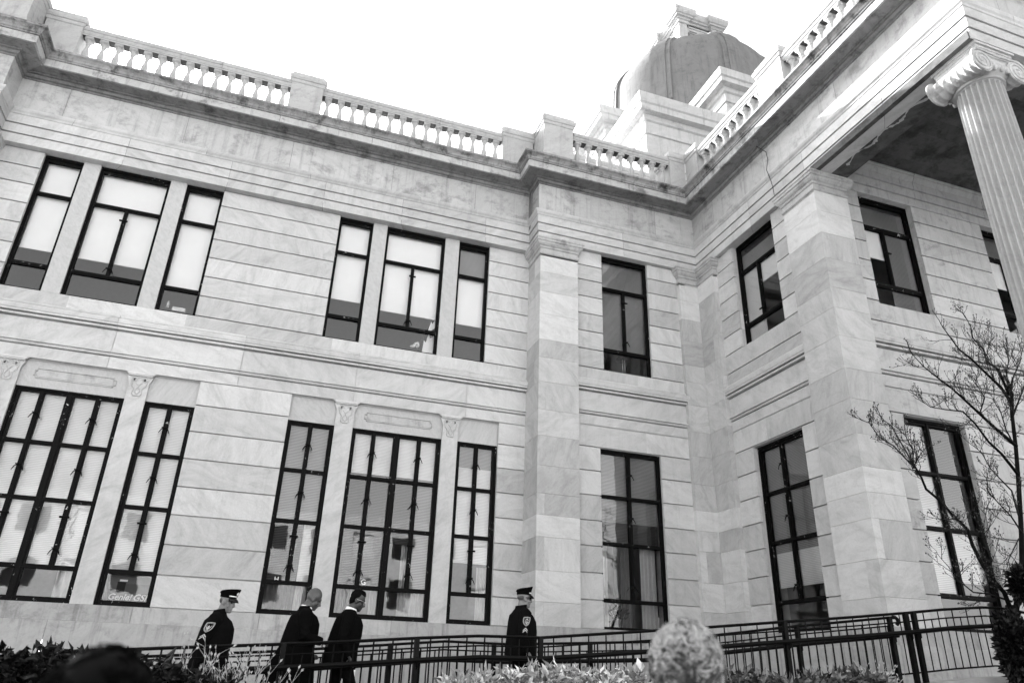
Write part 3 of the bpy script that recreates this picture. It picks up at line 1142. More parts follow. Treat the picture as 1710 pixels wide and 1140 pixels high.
FARL = world_pts([(110, 1101, 12.4), (300, 1093, 12.4), (450, 1087, 12.4), (600, 1078.6, 12.4), (743, 1070, 12.4), (852, 1075, 12.4)])
FAR = FARL+plan_line([(1080, 1071), (1220, 1057), (1308, 1047), (1420, 1036.5), (1490, 1030)], (FARL[-1].x, 12.4), (9.95, 9.86))

def resample(pts, step):
    out = [pts[0].copy()]
    acc = 0
    for a, b in zip(pts[:-1], pts[1:]):
        L = Vector((b.x-a.x, b.y-a.y)).length
        t = step-acc
        while t <= L:
            out.append(a.lerp(b, t/L))
            t += step
        acc = L-(t-step)
    return out
def railing(name, pts, posts, label, group=None, curl=False, over=None):
    root = empty(name, (pts[0].x, pts[0].y, pts[0].z-1.07), label, 'railing', group)
    dn = lambda h: [p-Vector((0, 0, h)) for p in pts]
    m = MB()
    m.tube(dn(.125), .0125, 6)
    m.tube(dn(.84), .014, 6)
    for i, p in enumerate(resample(pts, .128)):
        top = p-Vector((0, 0, .0 if i % 2 == 0 else .125))
        r = .0115
        q = p-Vector((0, 0, .84))
        m.tube([top, q], r, 4)
    m.build('picket_panel', 'iron', root)
    m = MB()
    m.tube([p+Vector((0, 0, 0)) for p in pts], .026, 8, flat=.8)
    m.build('top_rail', 'iron', root)
    m = MB()
    off = [p-Vector((0, .07, .275)) for p in pts]
    m.tube(off, .033, 8)
    m.build('handrail', 'iron', root)
    for px in posts:
        best = None
        for a, b in zip(pts[:-1], pts[1:]):
            d = ray(px, 1050)
            k = d.x/d.y
            den = (b.x-a.x)-k*(b.y-a.y)
            if abs(den) < 1e-9: continue
            t = (k*a.y-a.x)/den
            if -0.001 <= t <= 1.001: best = a.lerp(b, t)
        if best is None: continue
        m = MB()
        w = .032
        m.box(best.x-w, best.x+w, best.y-w, best.y+w, best.z-1.25, best.z+.012)
        m.tube([best+Vector((0, 0, -.40)), best+Vector((.02, -.05, -.36)), best+Vector((0, -.07, -.28))], .012, 5)
        m.build('post', 'iron', root)
    if curl:
        e = pts[-1]
        m = MB()
        m.tube([e, e+Vector((.05, -.01, .0)), e+Vector((.085, -.015, -.03)), e+Vector((.09, -.015, -.08)), e+Vector((.06, -.01, -.11))], .03, 8)
        m.build('rail_end', 'iron', root)
    return root
railing('metal_railing', NEAR, (240, 478, 698, 903, 1100, 1311, 1516), 'black iron picket railing on the near edge of the ramp, before the walking men')
railing('metal_railing', FAR, (330, 500, 654, 826, 985, 1172, 1331, 1488), 'black iron picket railing on the far edge of the ramp, behind the walking men', curl=True)
railing('metal_railing', NEARR, (1530, 1700), 'short curved black iron railing on the low stone wall beside the bare tree')

def deckz(x):
    """top rail height of the near edge at x"""
    P = NEAR+NEARR[1:]
    for a, b in zip(P[:-1], P[1:]):
        if a.x <= x <= b.x:
            return a.z+(b.z-a.z)*(x-a.x)/(b.x-a.x)-1.07
    return (P[0].z if x < P[0].x else P[-1].z)-1.07
m = MB()
def strip(m, A, Bp, da, thick):
    vs = []
    for a, b in zip(A, Bp):
        vs += [(a.x, a.y, a.z-da), (b.x, b.y, b.z-da), (a.x, a.y, a.z-da-thick), (b.x, b.y, b.z-da-thick)]
    fs = []
    for i in range(len(A)-1):
        o, p = i*4, (i+1)*4
        fs += [(o, p, p+1, o+1), (o+2, o+3, p+3, p+2), (o, o+2, p+2, p), (o+1, p+1, p+3, o+3)]
    m.add(vs, fs)
def pick(P, n):
    Ls = [0]
    for a, b in zip(P[:-1], P[1:]): Ls.append(Ls[-1]+(b-a).length)
    out = []
    for i in range(n):
        t = Ls[-1]*i/(n-1)
        for k in range(len(P)-1):
            if Ls[k] <= t <= Ls[k+1]+1e-9:
                out.append(P[k].lerp(P[k+1], (t-Ls[k])/(Ls[k+1]-Ls[k]))); break
    return out
nn = [Vector((p.x, p.y, 0)) for p in NEAR]
dk = MB()
A = [Vector((p.x, p.y, p.z)) for p in NEAR]
Bf = []
for p in A:
    x = p.x
    y = 12.4 if x < FARL[-1].x else None
    if y is None:
        t = (x-FARL[-1].x)/(FAR[-1].x-FARL[-1].x)
        y = 12.4+(FAR[-1].y-12.4)*min(1, t)
    Bf.append(Vector((x+.05, max(y, p.y+.6), p.z)))
strip(dk, A, Bf, 1.07, .25)
tag(dk.build('ramp', 'concrete'), kind='structure')
def low_wall(pts, label, top, name='retaining_wall', dy=0.0):
    root = empty(name, (pts[0].x, pts[0].y, -1.3), label, 'low wall')
    w = MB(); c = MB()
    for a, b in zip(pts[:-1], pts[1:]):
        d = Vector((b.x-a.x, b.y-a.y, 0)).normalized()
        n_ = Vector((d.y, -d.x, 0))
        def wedge(mm, h0, h1, t0, t1):
            vs = []
            for p in (a, b):
                for off, z in ((t0, p.z-h0), (t1, p.z-h0), (t1, (p.z-h1) if h1 is not None else -2.0), (t0, (p.z-h1) if h1 is not None else -2.0)):
                    q = p+n_*off+Vector((0, dy, 0))
                    vs.append((q.x, q.y, z))
            mm.add(vs, [(0, 1, 5, 4), (1, 2, 6, 5), (2, 3, 7, 6), (3, 0, 4, 7), (0, 3, 2, 1), (4, 5, 6, 7)])
        wedge(w, top+.08, None, -.12, .12)
        wedge(c, top, top+.08, -.16, .17)
    w.build('wall_face', 'base_marble', root)
    c.build('coping', 'concrete', root)
low_wall(NEAR[:7], 'long low stone wall carrying the near railing of the ramp behind the hedges', .97)
low_wall(NEAR[6:]+NEARR[1:], 'low stone wall with pale coping rising at lower right under the curved railing', .985)

# ================================================================== PLANTS
def leaf(m, c, d, L, w, fold=.25, side=None):
    d = d.normalized()
    if side is None:
        side = d.cross(Vector((random.uniform(-1, 1), random.uniform(-1, 1), random.uniform(-1, 1))))
    if side.length < 1e-3: side = d.cross(Vector((0, 0, 1)))
    side.normalize()
    up_ = side.cross(d)
    a = c
    mid = c+d*L*.5+up_*L*.06
    tip = c+d*L-up_*L*.08
    l = mid+side*w+up_*w*fold
    r = mid-side*w+up_*w*fold
    m.add([a, l, tip, r, mid], [(0, 4, 1), (1, 4, 2), (2, 4, 3), (3, 4, 0)])
def hedge(name, boxes, n, mat, label, L=.13, upb=.35, sticks=True, w=.2):
    m = MB()
    rnd = random.Random(len(name)+n)
    for (x0, x1, y0, y1, z0, z1) in boxes:
        nb = int(n*(x1-x0)/sum(b[1]-b[0] for b in boxes))
        for i in range(nb):
            x = rnd.uniform(x0, x1); y = rnd.uniform(y0, y1)
            # bumpy top
            zt = z1+.05*math.sin(x*7.3+y*3)+.04*math.sin(x*17+1)+.03*math.sin(y*11)
            t = rnd.random()**.45
            z = z0+(zt-z0)*t
            if rnd.random() < .5: y = y0+(y1-y0)*rnd.random()**3
            d = Vector((rnd.gauss(0, 1), rnd.gauss(-.25, 1), rnd.gauss(upb, .7)))
            sd = d.cross(Vector((rnd.gauss(0, 1), rnd.gauss(0, 1), rnd.gauss(0, 1))))
            l = L*rnd.uniform(.6, 1.35)
            leaf(m, Vector((x, y, z)), d, l, l*w*rnd.uniform(.8, 1.2), side=sd)
    root = empty(name, ((boxes[0][0]+boxes[-1][1])/2, boxes[0][2], -1.2), label, 'hedge')
    m.build('foliage', mat, root)
    s_ = MB()
    for (x0, x1, y0, y1, z0, z1) in boxes:
        for i in range(int((x1-x0)*9)):
            x = rnd.uniform(x0+.1, x1-.1); y = rnd.uniform(y0+.1, y1-.1)
            p = Vector((x, y, -1.5))
            q = p+Vector((rnd.gauss(0, .1), rnd.gauss(0, .1), (z1+1.35)*rnd.uniform(.7, 1)))
            s_.tube([p, p.lerp(q, .5)+Vector((rnd.gauss(0, .05), 0, 0)), q], [.012, .009, .004], 5)
    s_.build('stem', 'bark', root)
    return root
hedge('hedge', [(-3.4, -1.2, 8.6, 9.6, -1.2, .02), (-1.2, -.45, 8.6, 9.6, -1.2, -.06), (-.45, .0, 8.7, 9.5, -1.2, -.20)], 9000, 'leaf_dark', 'dark glossy evergreen hedge at far left below the stone wall', .13)
hedge('hedge', [(2.2, 2.9, 8.3, 9.2, -1.2, -.09), (2.9, 4.7, 8.3, 9.2, -1.2, .02)], 7000, 'leaf_pale', 'pale variegated hedge in front of the second police officer', .12, .5)
hedge('hedge', [(5.6, 7.2, 8.4, 9.0, -1.2, .03), (7.2, 8.3, 8.4, 8.9, -1.2, .10)], 6000, 'leaf_mixed', 'mottled leafy hedge before the railing, right of the white-haired head', .12, .5)

def twig_shrub(c, n, h, label, mat='pale_twig'):
    m = MB()
    rnd = random.Random(int(c.x*100))
    def grow(p, d, L, r, lv):
        pts = [p]
        for i in range(3):
            d = (d+Vector((rnd.gauss(0, .14), rnd.gauss(0, .14), .06))).normalized()
            pts.append(pts[-1]+d*L/3)
        m.tube(pts, [r, r*.85, r*.7, r*.5], 5)
        if lv > 0:
            for q in pts[1:]:
                for _ in range(rnd.choice((1, 2))):
                    dd = (d+Vector((rnd.gauss(0, .6), rnd.gauss(0, .6), rnd.gauss(.2, .3)))).normalized()
                    grow(q, dd, L*.45, r*.6, lv-1)
        else:
            leaf(m, pts[-1], d, .05, .013)
    for i in range(n):
        grow(c+Vector((rnd.uniform(-.5, .5), rnd.uniform(-.2, .2), 0)), Vector((rnd.gauss(0, .3), rnd.gauss(0, .2), 1)).normalized(), h*rnd.uniform(.7, 1), .0065, 2)
    return tag(m.build('bare_shrub', mat), label, 'shrub')
c = at(400, 1140, 9.2); twig_shrub(c+Vector((.05, 0, -.75)), 20, .80, 'pale leafless twiggy shrub beside the dark hedge below the first officer')
c = at(1440, 1130, 8.9); twig_shrub(c+Vector((0, 0, -.45)), 12, .42, 'small pale leafless shrub at the foot of the railing below the corner pier')

# ---- bare dogwood
TREE = empty('dogwood_tree', at(1730, 1330, 8.5), 'leafless dogwood tree with budded twigs in front of the porch windows', 'tree')
limb = MB(); twig = MB(); budm = MB()
tr = random.Random(5)
def px3(lst, y0, y1):
    n = len(lst)
    return [at(p[0], p[1], y0+(y1-y0)*i/max(1, n-1)) for i, p in enumerate(lst)]
CENT = at(1640, 720, 8.5)
def bud(p, d):
    u = tr.uniform(.5, 1.2)
    if tr.random() < .6:
        budm.ell(p+d*.010, .009*u, .009*u, .012*u, 6, 4)
    else:
        leaf(budm, p, d, .038*u, .008)
def sprig(p, d, L, r, lv):
    pts = [p]
    for i in range(3):
        d = (d+Vector((tr.gauss(0, .16), tr.gauss(0, .16), tr.gauss(.13, .10)))).normalized()
        pts.append(pts[-1]+d*L/3)
    twig.tube(pts, [r, r*.85, r*.7, r*.55], 5)
    if lv <= 0:
        bud(pts[-1], d)
        return
    for q in pts[1:]:
        if tr.random() < .85:
            a = Vector((tr.gauss(0, 1), tr.gauss(0, 1), tr.gauss(0, 1)))
            dd = (d*.75+a*.42+Vector((0, 0, .12))).normalized()
            sprig(q, dd, L*tr.uniform(.42, .62), max(.0024, r*.62), lv-1)
    sprig(pts[-1], d, L*.5, max(.0024, r*.7), lv-1)
def limbs(lst, y0, y1, r0, r1, den=1.0, lv=2, tail=True, start=.25, size=.34):
    pts = px3(lst, y0, y1)
    n = len(pts)
    pts = [p+Vector((tr.gauss(0, .008), tr.gauss(0, .02), tr.gauss(0, .008))) for p in pts]
    rad = [r0+(r1-r0)*(i/(n-1))**.8 for i in range(n)]
    (limb if r0 > .02 else twig).tube(pts, rad, 8 if r0 > .02 else 6)
    for i in range(1, n):
        t = i/(n-1)
        if t < start: continue
        d0 = (pts[i]-pts[i-1]).normalized()
        L = (pts[i]-pts[i-1]).length
        k = L*den*6.0
        k *= 1.45
        cnt = int(k)+(1 if tr.random() < k-int(k) else 0)
        for q in range(cnt):
            p = pts[i-1].lerp(pts[i], tr.random())
            a = Vector((tr.gauss(0, 1), tr.gauss(0, .8), tr.gauss(.2, .8)))
            d = (d0*.7+a*.55).normalized()
            sprig(p, d, size*tr.uniform(.6, 1.25)*(1.1-.4*t), .0056, lv)
    if tail:
        sprig(pts[-1], (pts[-1]-pts[-2]).normalized(), size*.6, r1, lv)
limbs([(1728, 1320), (1712, 1180), (1702, 1090), (1694, 1030), (1688, 1008)], 8.5, 8.5, .11, .07, 0, tail=False)
limbs([(1694, 1030), (1706, 960), (1710, 890), (1703, 815), (1696, 750), (1690, 690), (1686, 655)], 8.5, 8.45, .044, .026, .5, start=.5)
limbs([(1688, 672), (1672, 648), (1650, 622), (1622, 600), (1600, 583), (1585, 563), (1574, 548)], 8.45, 8.2, .030, .007, 1.0)
limbs([(1687, 660), (1668, 617), (1652, 603), (1640, 585), (1628, 562), (1620, 547), (1610, 527)], 8.45, 8.6, .026, .006, .8)
limbs([(1695, 745), (1662, 714), (1635, 690), (1610, 665), (1590, 645), (1568, 634), (1546, 612), (1530, 596)], 8.45, 8.1, .030, .006, 1.0)
limbs([(1700, 790), (1672, 757), (1650, 737), (1625, 707), (1608, 686), (1580, 682), (1557, 680), (1540, 670)], 8.45, 8.0, .026, .005, .8)
limbs([(1706, 860), (1690, 820), (1672, 800), (1655, 780), (1640, 755), (1625, 742)], 8.45, 8.7, .016, .005, .9)
limbs([(1708, 890), (1690, 862), (1668, 845), (1650, 820), (1645, 800)], 8.45, 8.1, .016, .005, .9)
limbs([(1688, 655), (1692, 630), (1700, 605), (1704, 585)], 8.45, 8.4, .018, .006, 1.2)
limbs([(1690, 700), (1700, 670), (1712, 640), (1722, 610)], 8.45, 8.5, .02, .006, 1.0)
limbs([(1698, 1045), (1674, 990), (1656, 966), (1640, 944), (1626, 910), (1612, 884), (1590, 856), (1570, 836), (1548, 815), (1536, 796), (1527, 782)], 8.5, 7.9, .038, .014, .5, start=.2)
limbs([(1527, 782), (1512, 765), (1490, 745), (1468, 728), (1452, 706), (1442, 700)], 7.9, 7.7, .015, .004, .9, size=.2)
limbs([(1527, 782), (1516, 755), (1503, 732), (1485, 712), (1474, 702), (1468, 693)], 7.9, 8.0, .013, .004, 1.0, size=.2)
limbs([(1527, 782), (1520, 750), (1515, 730), (1511, 715)], 7.9, 7.8, .012, .004, 1.4, size=.2)
limbs([(1527, 782), (1535, 760), (1545, 748), (1556, 745)], 7.9, 7.9, .010, .004, 1.3, size=.2)
limbs([(1612, 884), (1600, 872), (1590, 868), (1578, 866)], 8.1, 7.9, .010, .004, 1.2)
limbs([(1656, 966), (1652, 930), (1645, 905), (1640, 880), (1648, 858)], 8.4, 8.3, .014, .004, 1.2)
limbs([(1690, 1005), (1650, 990), (1622, 988), (1600, 968), (1584, 945), (1572, 930)], 8.5, 8.3, .016, .004, 1.1)
limbs([(1700, 900), (1685, 935), (1690, 960), (1672, 975)], 8.5, 8.2, .010, .004, 1.0)
limbs([(1690, 690), (1678, 660), (1664, 640), (1655, 618), (1648, 590), (1655, 565)], 8.45, 8.3, .014, .005, 1.3)
limbs([(1686, 660), (1680, 630), (1684, 600), (1676, 575)], 8.45, 8.6, .014, .005, 1.3)
limbs([(1635, 690), (1640, 665), (1630, 640), (1634, 615)], 8.2, 8.3, .012, .004, 1.2)
limbs([(1696, 750), (1676, 720), (1668, 690), (1655, 668), (1640, 660)], 8.45, 8.6, .014, .005, 1.2)
limb.build('trunk', 'bark', TREE, smooth=True)
twig.build('crown', 'twig', TREE, smooth=True)
budm.build('bud', 'bud', TREE, smooth=True)

# dark evergreen shrub and clumps at the tree's foot
def clump(c, r, n, label, cat='shrub'):
    m = MB()
    rnd = random.Random(n)
    for i in range(n):
        d = Vector((rnd.gauss(0, 1), rnd.gauss(0, 1), rnd.gauss(0, 1))).normalized()
        p = Vector(c)+Vector((d.x*r[0], d.y*r[1], d.z*r[2]))*rnd.random()**.4
        dd = (d+Vector((rnd.gauss(0, .7), rnd.gauss(0, .7), rnd.gauss(0, .7)))).normalized()
        leaf(m, p, dd, .11*rnd.uniform(.6, 1.3), .028)
    return tag(m.build('evergreen_shrub', 'leaf_dark'), label, cat)
c = at(1697, 1085, 8.35); clump(c, (.24, .2, .55), 1700, 'dense dark evergreen shrub at the foot of the bare tree')
c = at(1706, 975, 8.1); clump(c, (.15, .14, .24), 700, 'small dark hanging clump of leaves right of the tree trunk')

# ================================================================== PEOPLE
def bake(o, voxel, smooth=2):
    r = o.modifiers.new('r', 'REMESH'); r.mode = 'VOXEL'; r.voxel_size = voxel
    if smooth:
        s_ = o.modifiers.new('s', 'SMOOTH'); s_.factor = .5; s_.iterations = smooth
    dg = bpy.context.evaluated_depsgraph_get()
    me = bpy.data.meshes.new_from_object(o.evaluated_get(dg))
    old = o.data
    o.modifiers.clear()
    o.data = me
    bpy.data.meshes.remove(old)
    for p in o.data.polygons: p.use_smooth = True

def hand(m, w, d, nrm, sc=1.0, curl=.5, thumb=1):
    """w wrist, d direction of the fingers, nrm palm normal"""
    d = d.normalized(); nrm = (nrm-d*nrm.dot(d)).normalized()
    s_ = d.cross(nrm)
    m.tube([w-d*.02*sc, w+d*.035*sc, w+d*.085*sc], [.026*sc, .036*sc, .034*sc], 10, flat=.55)
    for i, (off, L) in enumerate(((-.028, .066), (-.0095, .078), (.0095, .073), (.027, .056))):
        p = w+d*.085*sc+s_*off*sc
        dd = d
        pts = [p]
        for k in range(3):
            dd = (dd+nrm*curl*(.45+.12*i*.3)).normalized()
            pts.append(pts[-1]+dd*L*sc/3)
        m.tube(pts, [.0095*sc, .009*sc, .0085*sc, .007*sc], 7)
    p = w+d*.03*sc-s_*.032*sc*thumb
    m.tube([p, p+(d*.6-s_*.6*thumb+nrm*.3)*.035*sc, p+(d*1.1-s_*.55*thumb+nrm*.6)*.055*sc], [.013*sc, .011*sc, .008*sc], 7)

def person(loc, yaw_, H, label, group=None, skin='skin_light', lean=0.0, nod=0.0, turn=0.0, stride=.24, arms=None, coat='jacket', hem=.78, coatmat='wool_black', trouser='wool_black',
           hair=None, cap=False, collar=False, glasses=None, patch=None, build=1.0, emblem=None, hold=None, bag=False):
    s_ = H/1.765
    hipz = .93
    sp = lambda z: lean*(z-hipz) if z > hipz else 0       # forward lean
    V = lambda x, y, z: Vector((x+sp(z), y, z))
    neck = V(0, 0, 1.46)
    hc = V(.035, 0, 1.60)+Vector((abs(nod)*.05, 0, -abs(nod)*.03))
    HR = Matrix.Rotation(turn, 3, 'Z')@Matrix.Rotation(nod, 3, 'Y')
    hp = lambda x, y, z: hc+HR@Vector((x, y, z))
    m = MB()
    # head
    m.ell(hp(-.008, 0, .045), .100, .078, .106, 20, 14, HR)
    m.ell(hp(.030, 0, -.045), .063, .060, .082, 16, 10, HR)
    m.ell(hp(.070, 0, -.100), .030, .030, .024, 12, 8, HR)
    m.tube([hp(.088, 0, .035), hp(.104, 0, .0), hp(.119, 0, -.030), hp(.100, 0, -.042)], [.010, .013, .018, .012], 8)
    m.tube([hp(.078, -.045, .028), hp(.093, -.02, .036), hp(.093, .02, .036), hp(.078, .045, .028)], .013, 8)
    m.tube([hp(.088, -.024, -.070), hp(.099, 0, -.067), hp(.088, .024, -.070)], [.006, .011, .006], 8)
    m.tube([hp(.068, -.05, -.02), hp(.055, -.055, -.05)], .02, 8)
    m.tube([hp(.068, .05, -.02), hp(.055, .055, -.05)], .02, 8)
    for y in (-1, 1):
        m.ell(hp(-.008, y*.080, -.008), .026, .012, .036, 10, 8, HR)
    m.tube([hp(-.02, 0, -.05), hp(-.03, 0, -.11).lerp(neck, .4), neck+Vector((-.015, 0, -.02))], [.062, .062, .070], 14)
    # trunk, narrow so that the clothes cover it
    m.loft([(V(0, 0, .84), (.10, 0, 0), (0, .14, 0)), (V(0, 0, 1.0), (.10, 0, 0), (0, .135, 0)), (V(0, 0, 1.25), (.11, 0, 0), (0, .155, 0)), (V(0, 0, 1.40), (.09, 0, 0), (0, .15, 0)), (V(0, 0, 1.46), (.06, 0, 0), (0, .07, 0))], 18)
    J = {}
    for side, sg in (('r', -1), ('l', 1)):
        sh = V(-.01, sg*.185, 1.395)
        if arms and side in arms:
            e, w_ = arms[side]
            el = V(*e); wr = V(*w_)
        else:
            el = V(-.06, sg*.235, 1.11)
            wr = V(.015, sg*.235, .86)
        J[side] = (sh, el, wr)
        m.tube([sh, el, wr], [.048, .040, .028], 12)
        d = (wr-el).normalized()
        nm = Vector((0, -sg, 0)) if abs(d.y) < .8 else Vector((1, 0, 0))
        if hold == side: nm = Vector((0, -sg, .2))
        hand(m, wr, (d+Vector((.25, 0, -.15))).normalized(), nm, 1.0, .38, 1 if side == 'r' else -1)
    legs = []
    for sg, st in ((-1, stride), (1, -stride)):
        hip = Vector((0, sg*.09, .92))
        if st >= 0:
            kn = Vector((st*.72+.03, sg*.09, .50)); an = Vector((st*1.05, sg*.085, .085)); toe = an+Vector((.17, sg*.01, -.035))
        else:
            kn = Vector((st*.25+.02, sg*.09, .49)); an = Vector((st*1.25, sg*.085, .145)); toe = an+Vector((.15, sg*.01, -.115))
        legs.append((hip, kn, an, toe))
        m.tube([hip, hip.lerp(kn, .5)+Vector((.01, 0, 0)), kn, kn.lerp(an, .35)+Vector((-.012, 0, 0)), an], [.07, .06, .045, .045, .034], 12)
        m.tube([an, an.lerp(toe, .6), toe], [.035, .03, .02], 8)
    for i, p in enumerate(m.v): m.v[i] = (p[0]*s_, p[1]*s_, p[2]*s_)
    body = m.build('person', skin)
    bake(body, .0085*s_, 3)
    body.location = loc
    body.rotation_euler = (0, 0, yaw_)
    tag(body, label, 'person', group)
    def kid(mb, name, mat, voxel=None, sm=3, smooth=True, lab=None):
        for i, p in enumerate(mb.v): mb.v[i] = (p[0]*s_, p[1]*s_, p[2]*s_)
        o = mb.build(name, mat, None, 1.0, smooth)
        if voxel: bake(o, voxel, sm)
        o.parent = body
        if lab: o['label'] = lab
        return o
    # trousers and shoes
    t = MB()
    t.loft([(V(0, 0, .80), (.13, 0, 0), (0, .165, 0)), (V(0, 0, .93), (.145, 0, 0), (0, .18, 0)), (V(0, 0, 1.02), (.13, 0, 0), (0, .165, 0))], 16)
    for hip, kn, an, toe in legs:
        t.tube([hip+Vector((0, 0, .02)), hip.lerp(kn, .5)+Vector((.01, 0, 0)), kn, kn.lerp(an, .4)+Vector((-.012, 0, 0)), an+Vector((0, 0, -.02))], [.095, .088, .072, .068, .066], 14)
    kid(t, 'trousers', trouser, .014)
    for hip, kn, an, toe in legs:
        f = MB()
        d = (toe-an); d.z = 0
        f.ell(an+Vector((-.01, 0, -.035)), .06, .045, .05, 12, 8)
        f.tube([an+Vector((-.02, 0, -.05)), an.lerp(toe, .6)+Vector((0, 0, -.01)), toe+Vector((.03, 0, .0))], [.042, .044, .03], 12, flat=.8)
        kid(f, 'shoe', 'leather_black', .012)
    # coat
    b = build
    c = MB()
    fl = .05 if coat == 'long' else 0
    rings = []
    if coat == 'long':
        rings += [(Vector((-.06, 0, hem)), (.29*b, 0, 0), (0, .27, 0)), (Vector((-.05, 0, hem+.25)), (.255*b, 0, 0), (0, .25, 0)), (Vector((-.02, 0, .82)), (.215*b, 0, 0), (0, .225, 0))]
    else:
        rings += [(V(-.005, 0, hem), (.178*b, 0, 0), (0, .215, 0)), (V(-.005, 0, hem+.06), (.182*b, 0, 0), (0, .215, 0))]
    rings += [(V(.0, 0, .99), (.172*b, 0, 0), (0, .205, 0)), (V(.012, 0, 1.15), (.170*b, 0, 0), (0, .212, 0)), (V(.012, 0, 1.28), (.158*b, 0, 0), (0, .222, 0)), (V(-.005, 0, 1.37), (.130*b, 0, 0), (0, .205, 0)),
              (V(-.015, 0, 1.425), (.105, 0, 0), (0, .15, 0)), (V(-.015, 0, 1.465), (.085, 0, 0), (0, .088, 0)), (V(-.015, 0, 1.50 if coat != 'suit' else 1.475), (.080, 0, 0), (0, .080, 0))]
    c.loft(rings, 28)
    for side in ('r', 'l'):
        sh, el, wr = J[side]
        sg = -1 if side == 'r' else 1
        c.tube([sh+Vector((0, -sg*.04, .0)), sh+Vector((0, sg*.012, -.01)), sh.lerp(el, .5), el, el.lerp(wr, .55), wr+(wr-el).normalized()*.0], [.082, .088, .078, .069, .062, .054], 16)
        # folds at the elbow
        for q in (.35, .62, .9):
            p = sh.lerp(el, q)+Vector((0, sg*.01, 0))
            c.tube([p+Vector((-.06, sg*.03, .02)), p+Vector((0, sg*.068, -.015)), p+Vector((.06, sg*.03, .03))], .012, 6)
    co = kid(c, 'coat' if coat == 'long' else 'jacket', coatmat, .011, 2)
    if coat == 'jacket':
        cl = MB()
        cl.loft([(neck+Vector((-.015, 0, .0)), (.088, 0, 0), (0, .086, 0)), (neck+Vector((.0, 0, .05)), (.083, 0, .015), (0, .080, 0)), (neck+Vector((.002, 0, .052)), (.074, 0, .012), (0, .072, 0)), (neck+Vector((-.01, 0, 0)), (.074, 0, 0), (0, .074, 0))], 20, False)
        kid(cl, 'collar', coatmat)
    if collar:
        cl = MB()
        n0 = hp(-.03, 0, -.11).lerp(neck, .62)
        ax = (hp(-.03, 0, -.05)-neck).normalized()
        q = Vector((0, 0, 1)).rotation_difference(ax).to_matrix()
        X = q@Vector((1, 0, 0)); Y = q@Vector((0, 1, 0)); Zq = q@Vector((0, 0, 1))
        cl.loft([(n0-Zq*.025, X*.080, Y*.080), (n0+Zq*.022, X*.074, Y*.074), (n0+Zq*.022, X*.068, Y*.068), (n0-Zq*.02, X*.068, Y*.068)], 24, False)
        kid(cl, 'shirt_collar', 'white_cloth')
    # eyes, glasses
    for y in (-1, 1):
        e = MB(); e.ell(hp(.084, y*.032, .010), .010, .011, .009, 8, 6); kid(e, 'eye', 'hair_black')
    if glasses:
        g = MB()
        for y in (-1, 1):
            if glasses == 'sun':
                g.ell(hp(.101, y*.034, .006), .008, .033, .024, 12, 8, HR@Matrix.Rotation(y*.35, 3, 'Z'))
            else:
                pts = [hp(.105-.012*abs(math.cos(k/12*2*math.pi)), y*.034+.028*math.cos(k/12*2*math.pi), .004+.020*math.sin(k/12*2*math.pi)) for k in range(13)]
                g.tube(pts, .003, 5)
            g.tube([hp(.092, y*.062, .016), hp(.04, y*.082, .016), hp(-.01, y*.088, .010)], .005 if glasses == 'sun' else .003, 5)
        g.tube([hp(.106, -.012, .012), hp(.110, 0, .014), hp(.106, .012, .012)], .004, 5)
        kid(g, 'sunglasses' if glasses == 'sun' else 'glasses', 'lens_dark' if glasses == 'sun' else 'badge_metal')
    if hair == 'short':
        h_ = MB()
        h_.ell(hp(-.026, 0, .056), .093, .082, .103, 20, 14, HR)
        h_.ell(hp(-.062, 0, -.005), .050, .070, .080, 14, 10, HR)
        h_.ell(hp(.02, 0, .095), .066, .066, .060, 14, 10, HR)
        kid(h_, 'hair', 'hair_black', .010, 2)
    if hair == 'fringe':
        h_ = MB()
        h_.ell(hp(-.040, 0, .018), .066, .079, .050, 18, 12, HR)
        kid(h_, 'hair', 'grey_thread', .010, 2)
    if cap:
        k = MB()
        def ring(x, z, rx, ry, tl):
            o = hp(x, 0, z)
            return (o, HR@Vector((rx*math.cos(tl), 0, rx*math.sin(tl))), HR@Vector((0, ry, 0)))
        k.loft([ring(-.008, .058, .106, .086, .02), ring(-.008, .070, .109, .089, .03), ring(-.006, .098, .111, .091, .06), ring(-.002, .118, .122, .104, .20), ring(.0, .140, .135, .118, .28), ring(.0, .150, .134, .117, .29), ring(-.004, .157, .112, .098, .24), ring(-.006, .160, .05, .05, .16)], 28)
        ko = kid(k, 'cap', 'coat_black')
        v = MB()
        vs, fs = [], []
        for j in range(13):
            an = R(-62+124*j/12)
            for rr, zz in ((1.0, .070), (1.22, .056), (1.46, .022)):
                ex = .108*math.cos(an)*(1+(rr-1)*1.15)
                vs.append(hp(-.008+ex, .088*math.sin(an)*(1+(rr-1)*.35), zz))
        n3 = 13
        for j in range(12):
            for q in range(2):
                fs.append((j*3+q, j*3+q+1, (j+1)*3+q+1, (j+1)*3+q))
        v.add(vs, fs)
        vo = kid(v, 'visor', 'leather_black'); vo.parent = ko
        md = vo.modifiers.new('t', 'SOLIDIFY'); md.thickness = .006
        st = MB()
        pts = [hp(-.008+.113*math.cos(R(a)), .093*math.sin(R(a)), .079+.01*math.cos(R(a))) for a in range(-58, 59, 8)]
        st.tube(pts, .008, 6)
        so = kid(st, 'strap', 'white_cloth'); so.parent = ko
        bd = MB()
        bd.ell(hp(.118, 0, .118), .010, .022, .030, 10, 8, HR)
        bd.ell(hp(.124, 0, .118), .008, .011, .016, 8, 6, HR)
        bo = kid(bd, 'cap_badge', 'badge_metal'); bo.parent = ko
